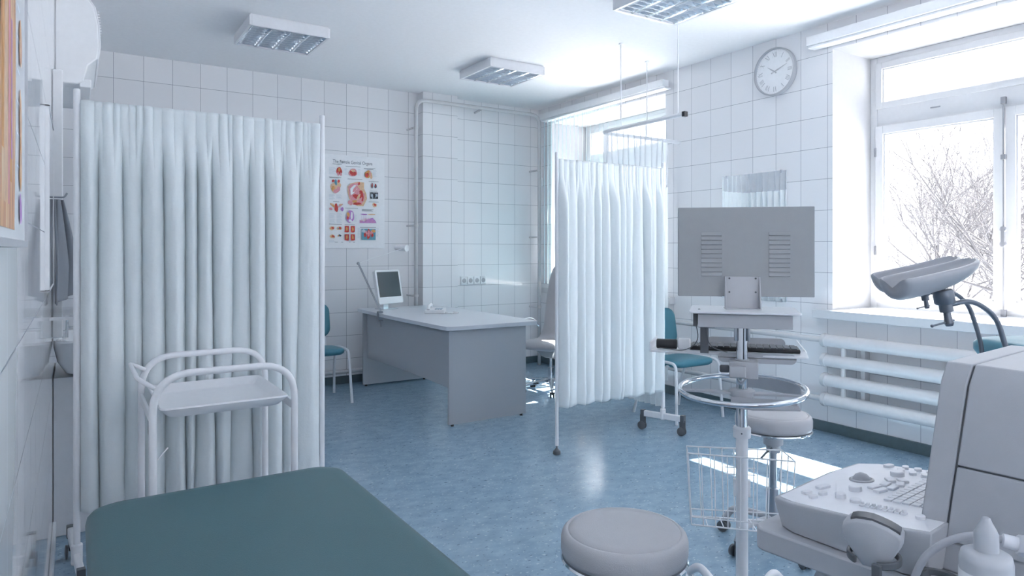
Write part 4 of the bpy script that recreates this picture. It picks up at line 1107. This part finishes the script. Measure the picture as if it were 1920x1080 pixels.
# worktop slab
sl = MB()
sl.prism(rrect(-0.018, 0.56, -0.46, 0.085, (0.01, 0.03, 0.05, 0.035), 6), 0.668, 0.722)
build('worktop', sl, 'machine', t, bevel=0.005)
build('cabinet', MB().loft([[(x, y, z) for x, y in rrect(0.06 + e, 0.50 - e, -0.44, -0.02 - e, 0.03)] for z, e in ((0.14, 0.0), (0.60, 0.0), (0.668, 0.02))]), 'machine', t, bevel=0.004)
build('plinth', MB().box(0.06, 0.52, -0.46, -0.03, 0.075, 0.14), 'machine', t, bevel=0.01)
for sx in (0.12, 0.46):
    for sy in (-0.40, -0.08):
        c = MB().lathe([(0.01, -0.014), (0.036, -0.012), (0.0375, 0.012), (0.01, 0.014)], 20, (sx, sy, 0.0375), (1, 0, 0)); c.box(sx - 0.01, sx + 0.01, sy - 0.02, sy + 0.02, 0.05, 0.08)
        build('castor', c, 'dark', t)
# display housing (its left flank faces the camera)
def ring_at(y, dz=0.0, ins=0.0):
    # outline in XZ: flank x=0.085
    x0_, x1_ = 0.085 + ins, 0.52 - ins; zt_ = 1.165 - ins + dz; zb_ = 0.790 + ins
    return [(x0_, y, zb_), (x1_, y, zb_), (x1_, y, zt_ - 0.04), (x1_ - 0.02, y, zt_), (x0_ + 0.02, y, zt_), (x0_, y, zt_ - 0.04)]
def shear(r, k=0.13): return [(x, y - k*(z - 0.79), z) for x, y, z in r]
hs = build('display_bezel', MB().loft([shear(ring_at(-0.262)), shear(ring_at(-0.312))]), 'machine', t, bevel=0.003)
build('display_screen', MB().loft([shear([(0.12, -0.2605, 0.83), (0.485, -0.2605, 0.83), (0.485, -0.2605, 1.13), (0.12, -0.2605, 1.13)]), shear([(0.12, -0.264, 0.83), (0.485, -0.264, 0.83), (0.485, -0.264, 1.13), (0.12, -0.264, 1.13)])]), 'screen', hs)
build('seam_gasket', MB().loft([shear(ring_at(-0.311, 0, 0.005)), shear(ring_at(-0.317, 0, 0.005))]), 'dark', hs)
up = MB()
def half(y, lo, hi, ins=0.0):
    r = ring_at(y, 0, ins); return r
lowr = lambda y, dx=0: [(0.085 + dx, y, 0.790), (0.52 - dx, y, 0.790), (0.52 - dx, y, 0.949), (0.085 + dx, y, 0.949)]
upr = lambda y, dx=0, dz=0: [(0.085 + dx, y, 0.953), (0.52 - dx, y, 0.953), (0.52 - dx, y, 1.125 - dz), (0.50 - dx, y, 1.165 - dz), (0.105 + dx, y, 1.165 - dz), (0.085 + dx, y, 1.125 - dz)]
build('housing_upper', MB().loft([shear(upr(-0.316)), shear(upr(-0.48, 0.0, 0.005)), shear(upr(-0.66, 0.05, 0.09))]), 'machine', hs, bevel=0.003)
build('housing_lower', MB().loft([shear(lowr(-0.316)), shear(lowr(-0.48)), shear(lowr(-0.66, 0.05))]), 'machine', hs, bevel=0.003)
build('housing_gasket', MB().box(0.090, 0.515, -0.50, -0.35, 0.948, 0.954), 'dark', hs)
build('display_neck', MB().box(0.092, 0.51, -0.50, -0.275, 0.722, 0.789), 'machine', t, bevel=0.006)
# side tray
build('side_tray', MB().prism(rrect(-0.26, -0.02, -0.62, -0.40, 0.03), 0.735, 0.747), 'machine', t, bevel=0.003)
build('tray_bracket', MB().box(-0.05, 0.06, -0.47, -0.41, 0.690, 0.735), 'machine', t)
# holder rings
def ringh(x, y, z, r, nm):
    q = MB(); n = 40; a0, a1 = math.radians(-150), math.radians(160); rr = []
    for k in range(n + 1):
        a = a0 + (a1 - a0)*k/n
        for_ = [(rad*math.cos(a), rad*math.sin(a)) for rad in (r, r + 0.007)]
        rr.append([(x + for_[0][0], y + for_[0][1], z), (x + for_[1][0], y + for_[1][1], z), (x + for_[1][0], y + for_[1][1], z + 0.014), (x + for_[0][0], y + for_[0][1], z + 0.014)])
    q.loft(rr); return q
q = ringh(-0.085, -0.245, 0.772, 0.044, 'a'); q.box(-0.135, -0.126, -0.28, -0.262, 0.66, 0.784); q.box(-0.135, 0.0, -0.28, -0.262, 0.668, 0.69)
build('probe_holder', q, 'dark', t, bevel=0.002, label='dark ring holder')
q = ringh(-0.035, -0.345, 0.745, 0.036, 'b'); q.box(-0.04, 0.0, -0.32, -0.30, 0.70, 0.757)
build('probe_holder', q, 'dark', t, bevel=0.002, label='dark ring holder')

ML = T(1.418, 1.024, 0) @ RZ(UA)
def place(o, p, rz=0.0): o.location = ML @ Vector(p); o.rotation_euler = (0, 0, UA + rz); return o
# probe: rounded fan shaped head
t = place(thing('ultrasound_probe', 'grey fan-shaped ultrasound probe standing in its dark holder ring', 'probe', (0, 0, 0)), (-0.085, -0.245, 0.765))
t.rotation_euler = (math.radians(6), 0, -YAW - 0.62)
out = [(-0.018, 0.0), (0.024, 0.0), (0.030, 0.012), (0.054, 0.055), (0.056, 0.070), (0.050, 0.078), (0.030, 0.088), (0.0, 0.096), (-0.030, 0.094), (-0.048, 0.086), (-0.056, 0.076), (-0.058, 0.060), (-0.048, 0.042), (-0.028, 0.014)]
pr = MB(); cx = sum(a for a, b in out)/len(out); cz = 0.05
pr.loft([[(cx + (a - cx)*k_, y, cz + (b - cz)*k_) for a, b in out] for y, k_ in ((-0.024, 0.90), (-0.021, 0.97), (0.0, 1.0), (0.021, 0.97), (0.024, 0.90))])
pb = build('probe_body', pr, 'machine', t, smooth=50)
ln = MB(); arc = [(0.050, 0.079), (0.042, 0.0835), (0.030, 0.0885), (0.015, 0.0930), (0.0, 0.0965), (-0.015, 0.0965), (-0.030, 0.0946), (-0.040, 0.0905)]
ln.loft([[(a, -0.013, b - 0.002), (a, 0.013, b - 0.002), (a, 0.013, b + 0.003), (a, -0.013, b + 0.003)] for a, b in arc])
build('probe_lens', ln, 'dark', pb, label='dark curved lens')
# gel bottle
t = place(thing('gel_bottle', 'grey squeeze bottle with pointed nozzle beside the ultrasound machine', 'bottle', (0, 0, 0)), (-0.190, -0.478, 0.748))
build('bottle_body', MB().lathe([(0.036, 0.0), (0.0395, 0.004), (0.0395, 0.135), (0.037, 0.146), (0.030, 0.150), (0.018, 0.152)], 40), 'gel', t, smooth=50)
build('bottle_label', MB().lathe([(0.0400, 0.03), (0.0400, 0.118)], 40), 'pvc', t, smooth=50)
build('nozzle', MB().lathe([(0.0185, 0.150), (0.0180, 0.180), (0.015, 0.188), (0.0085, 0.200), (0.006, 0.206), (0.004, 0.207)], 28), 'gel', t, smooth=50)
# second transducer with cable
t = place(thing('transducer_cable', 'grey transducer with thick cable curving past the gel bottle', 'transducer', (0, 0, 0)), (-0.035, -0.345, 0.745))
inv = (T(*(ML @ Vector((-0.035, -0.345, 0.745)))) @ RZ(UA)).inverted()
def wp(px, py, d):        # a point of the place given by direction and depth from the doorway viewpoint
    u = (px - 995)/1283.0; z = EYE - (py - 467.3)*d/1283.0
    s, c = math.sin(YAW), math.cos(YAW)
    return inv @ Vector((d*s + u*d*c, d*c - u*d*s, z))
pts = [wp(1690, 1160, 1.28), wp(1722, 1066, 1.26), wp(1752, 1030, 1.25), wp(1795, 1009, 1.235), wp(1845, 1004, 1.22), wp(1885, 1014, 1.205)]
sm = []
for i in range(len(pts) - 1):
    p0, p1, p2, p3 = pts[max(0, i-1)], pts[i], pts[i+1], pts[min(len(pts)-1, i+2)]
    for k in range(8):
        q = k/8; sm.append(0.5*((2*p1) + (p2 - p0)*q + (2*p0 - 5*p1 + 4*p2 - p3)*q*q + (3*p1 - p0 - 3*p2 + p3)*q**3))
build('cable', MB().tube(sm + [pts[-1]], 0.0068, 12), 'cord', t, smooth=180)
e0, e1 = pts[-1], wp(1935, 1028, 1.19)
dd = (e1 - e0).normalized()
build('strain_relief', MB().lathe([(0.008, -0.006), (0.0115, -0.004), (0.0125, 0.024), (0.009, 0.026)], 20, e0, dd), 'panel', t)
a_ = wp(1900, 1020, 1.195)
gb = MB(); q = Vector((0, 0, 1)).rotation_difference(dd).to_matrix().to_4x4(); gb.X = T(*e0) @ q
gb.loft([[(x, y, z) for x, y in rrect(-w_, w_, -0.016, 0.016, 0.010)] for w_, z in ((0.014, 0.018), (0.030, 0.030), (0.036, 0.05), (0.036, 0.13), (0.03, 0.14))])
build('transducer_body', gb, 'panel', t, smooth=50)

# ------------------------------------------------------------------ examination chair (behind the machine)
GA = -(YAW - 0.12)
t = thing('gynaecological_chair', 'teal examination chair with two grey leg troughs before the near window', 'examination chair', (3.52, 1.25, 0), GA)
ML2 = T(3.52, 1.25, 0) @ RZ(GA); inv = ML2.inverted()
# seat pads
st = MB(); rings = []
for z, ins in ((0.905, 0.04), (0.91, 0.012), (0.935, 0.0), (0.965, 0.0), (0.985, 0.014), (0.992, 0.04)):
    rings.append([(x, y, z) for x, y in rrect(-0.13 + ins, 0.46 - ins, -0.24 + ins, 0.30 - ins, 0.09, 6)])
st.loft(rings); build('seat_pad', st, 'teal2', t, smooth=80)
bk = MB(); rings = []
for y_, ins in ((-0.045, 0.03), (-0.02, 0.0), (0.02, 0.0), (0.045, 0.03)):
    rings.append([(0.46 + y_ + 0.35*(z - 0.95)*1.0, x, z) for x, z in rrect(-0.24 + ins, 0.30 - ins, 0.95 + ins, 1.50 - ins, 0.08, 6)])
bk.loft(rings); 
build('seat_frame', MB().box(-0.12, 0.40, -0.18, 0.24, 0.86, 0.905), 'white', t, bevel=0.01)
build('front_bracket', MB().box(-0.165, -0.10, -0.10, -0.03, 0.86, 0.925).cyl((-0.13, -0.102, 0.885), (-0.13, -0.112, 0.885), 0.012), 'machine', t, bevel=0.006)
build('pedestal', MB().loft([[(x, y, z) for x, y in rrect(-a*1.2 + 0.1, a*1.2 + 0.1, -a + 0.03, a + 0.03, 0.05)] for z, a in ((0.0, 0.26), (0.08, 0.25), (0.14, 0.14), (0.80, 0.12), (0.86, 0.16))]), 'white', t, smooth=40)
def trough(px, py, d, rz, s=1.0):
    u = (px - 995)/1283.0; z = EYE - (py - 467.3)*d/1283.0; sy, cy = math.sin(YAW), math.cos(YAW)
    p = inv @ Vector((d*sy + u*d*cy, d*cy - u*d*sy, z))
    X = T(*p) @ RZ(rz) @ Matrix.Rotation(math.radians(-9), 4, 'Y')
    q = MB(); q.X = X; rings = []
    n = 14
    # cross section: thick U, along x
    for xx, w_, dp, zz in ((-0.212, 0.058, 0.064, -0.006), (-0.205, 0.078, 0.086, 0.0), (-0.17, 0.088, 0.094, 0.0), (-0.05, 0.088, 0.090, 0.0), (0.05, 0.086, 0.084, 0.0), (0.12, 0.082, 0.072, 0.002), (0.18, 0.072, 0.056, 0.006), (0.212, 0.052, 0.036, 0.010), (0.224, 0.026, 0.018, 0.014)):
        outer = [(xx, w_*math.cos(a), zz + 0.03 - dp*math.sin(a)) for a in [PI*k/n for k in range(n + 1)]]
        wi, di = w_ - 0.020, max(0.004, dp - 0.022)
        inner = [(xx, wi*math.cos(a), zz + 0.036 - di*math.sin(a)) for a in [PI*(n - k)/n for k in range(n + 1)]]
        rings.append(outer + inner)
    q.loft(rings)
    o = build('leg_trough', q, 'trough', t, subsurf=1, smooth=180, label='moulded grey leg trough')
    return p
def W3(px, py, d):
    u = (px - 995)/1283.0; z = EYE - (py - 467.3)*d/1283.0; sy, cy = math.sin(YAW), math.cos(YAW)
    return inv @ Vector((d*sy + u*d*cy, d*cy - u*d*sy, z))
trough(1748, 521, 2.80, 0.20); trough(1722, 513, 3.14, 0.20)
def arm(pts, d, r, cx, cy, d2, s):
    a = build('support_arm', MB().tube(fil([W3(x, y, d) for x, y in pts], 0.06, 7), r, 12), 'gunmetal', t, smooth=60)
    q0, q1 = W3(cx, cy - 22*s, d2), W3(cx + 6*s, cy + 8*s, d2); ax = (q1 - q0).normalized()
    c = MB().cyl(W3(cx - 3*s, cy - 38*s, d2), q0, 0.010*s)
    c.lathe([(0.030*s, 0), (0.034*s, 0.006*s), (0.034*s, 0.045*s), (0.030*s, 0.05*s)], 24, q0, ax)
    c.lathe([(0.022*s, 0.05*s), (0.022*s, 0.078*s), (0.018*s, 0.080*s)], 20, q0, ax)
    c.lathe([(0.012*s, 0.08*s), (0.014*s, 0.115*s), (0.016*s, 0.12*s), (0.012*s, 0.130*s)], 16, q0, ax)
    e = q0 + ax*0.118*s
    c.cyl(e + Vector((0.02, 0, 0.008))*s, e + Vector((-0.065, 0, -0.012))*s, 0.0035*s, 8); c.ball(e + Vector((-0.065, 0, -0.012))*s, 0.006*s, n=8)
    build('clamp_joint', c, 'gunmetal', a, smooth=40)
arm([(1778, 572), (1822, 562), (1868, 592), (1890, 665), (1893, 700)], 2.80, 0.0105, 1767, 569, 2.80, 1.15)
arm([(1736, 550), (1786, 545), (1816, 570), (1838, 635), (1843, 680)], 3.10, 0.0095, 1731, 556, 3.10, 0.72)

# ------------------------------------------------------------------ outdoors
build('ground', MB().box(-40, 60, -60, 50, -1.8, -1.6), 'snow', kind='structure')
def tree(x, y, seed, h_, label):
    rnd = random.Random(seed); q = MB(); cnt = [0]
    def grow(p, d, l, r, dep):
        cnt[0] += 1
        n = 4; pts = [p]; rr = [r]
        for i in range(n):
            d = (d + Vector((rnd.uniform(-.16, .16), rnd.uniform(-.16, .16), rnd.uniform(-.08, .12)))).normalized()
            if x + (p + d * l / n).x < 6.3: d.x = abs(d.x)
            p = p + d * l / n; pts.append(p); rr.append(r * (1 - 0.5*(i+1)/n))
        q.tube(pts, rr, 5 if dep > 1 else 7)
        if dep >= 6 or p.z > h_: return
        k = 4 if dep < 2 else (3 if dep < 5 else 2)
        for i in range(k + (rnd.random() < 0.5)):
            s = pts[rnd.randint(2, n)]
            nd = (d + Vector((rnd.uniform(-1, 1), rnd.uniform(-1, 1), rnd.uniform(-.35, .6)))*0.85).normalized()
            grow(s, nd, l * rnd.uniform(0.62, 0.88), max(0.0028, r * 0.55), dep + 1)
    grow(Vector((0, 0, -1.65)), Vector((0.03, 0.03, 1)), 1.7, 0.06, 0)
    t = thing('bare_tree', label, 'tree', (x, y, -1.60), 0, 'bare trees outside the windows')
    for v in q.bm.verts: v.co.z += 1.60
    build('trunk_and_branches', q, 'bark', t, smooth=180)
    return t
tree(8.6, 2.4, 11, 3.3, 'bare leafless tree close outside the near window, behind the leg troughs')
tree(10.9, 5.1, 23, 4.4, 'bare leafless tree outside, left part of the near window')
tree(16.5, 6.4, 41, 6.0, 'tall bare tree farthest outside the near window')
tree(9.8, 11.4, 31, 5.0, 'bare leafless tree outside the far window above the screen')

t = thing('snowy_house', 'pale snow-roofed house faint beyond the near window', 'house', (22, 13.5, -1.6))
build('house_wall', MB().box(-3, 3, -4, 4, 0, 4.2), 'housewall', t)
build('snowy_roof', MB().loft([[(-3.4, y, 4.2), (3.4, y, 4.2), (0, y, 6.6)] for y in (-4.4, 4.4)]), 'snow', t)
for y in (-2.6, 0, 2.6): build('house_window', MB().box(-3.03, -2.98, y - 0.5, y + 0.5, 1.6, 3.0), 'inklt', t)

# ------------------------------------------------------------------ light
w = bpy.data.worlds.new('World'); bpy.context.scene.world = w; w.use_nodes = True
bg = w.node_tree.nodes['Background']
N, K = w.node_tree.nodes, w.node_tree.links
tc = N.new('ShaderNodeTexCoord'); sx = N.new('ShaderNodeSeparateXYZ'); K.new(tc.outputs['Generated'], sx.inputs[0])
cr = N.new('ShaderNodeValToRGB'); K.new(sx.outputs[2], cr.inputs[0])
cr.color_ramp.elements[0].position = 0.0; cr.color_ramp.elements[0].color = (0.95, 0.96, 1.0, 1)
cr.color_ramp.elements[1].position = 0.9; cr.color_ramp.elements[1].color = (0.90, 0.935, 1.0, 1)
K.new(cr.outputs[0], bg.inputs['Color'])
bg.inputs['Strength'].default_value = 2.2
sd = bpy.data.lights.new('sun', 'SUN'); sd.energy = 30.0; sd.angle = math.radians(0.6); sd.color = (1.0, 0.95, 0.90)
so = bpy.data.objects.new('sun', sd); C.objects.link(so)
so.rotation_euler = Vector((-1, 0.125, -1.43)).to_track_quat('-Z', 'Y').to_euler(); so.location = (10, 2, 9)
def portal(loc, d, w_):
    pd = bpy.data.lights.new('window_portal', 'AREA'); pd.shape = 'RECTANGLE'; pd.size = w_; pd.size_y = LINTEL - SILL; pd.cycles.is_portal = True
    po = bpy.data.objects.new('window_portal', pd); C.objects.link(po)
    po.location = loc; po.rotation_euler = Vector(d).to_track_quat('-Z', 'Z').to_euler()
for a, b in WIN: portal((XO + 0.02, (a + b)/2, (SILL + LINTEL)/2), (-1, 0, 0), b - a)
for a, b in RW_FILL: portal(((a + b)/2, RO - 0.02, (SILL + LINTEL)/2), (0, 1, 0), b - a)

# ------------------------------------------------------------------ camera
cd = bpy.data.cameras.new('camera'); cd.sensor_width = 36; cd.lens = 36 * 1283.0 / 1920
cd.shift_x = -(995 - 960) / 1920; cd.shift_y = -(540 - 467.3) / 1920
cd.clip_start = 0.02
co = bpy.data.objects.new('camera', cd); C.objects.link(co)
co.location = (0, 0, EYE); co.rotation_euler = (PI/2, 0, -YAW)
sc = bpy.context.scene
sc.camera = co
sc.view_settings.view_transform = 'Standard'; sc.view_settings.look = 'None'; sc.view_settings.gamma = 1; sc.view_settings.use_curve_mapping = False
sc.view_settings.exposure = 1.12
sc.cycles.max_bounces = 14; sc.cycles.diffuse_bounces = 8; sc.cycles.glossy_bounces = 6; sc.cycles.transparent_max_bounces = 24
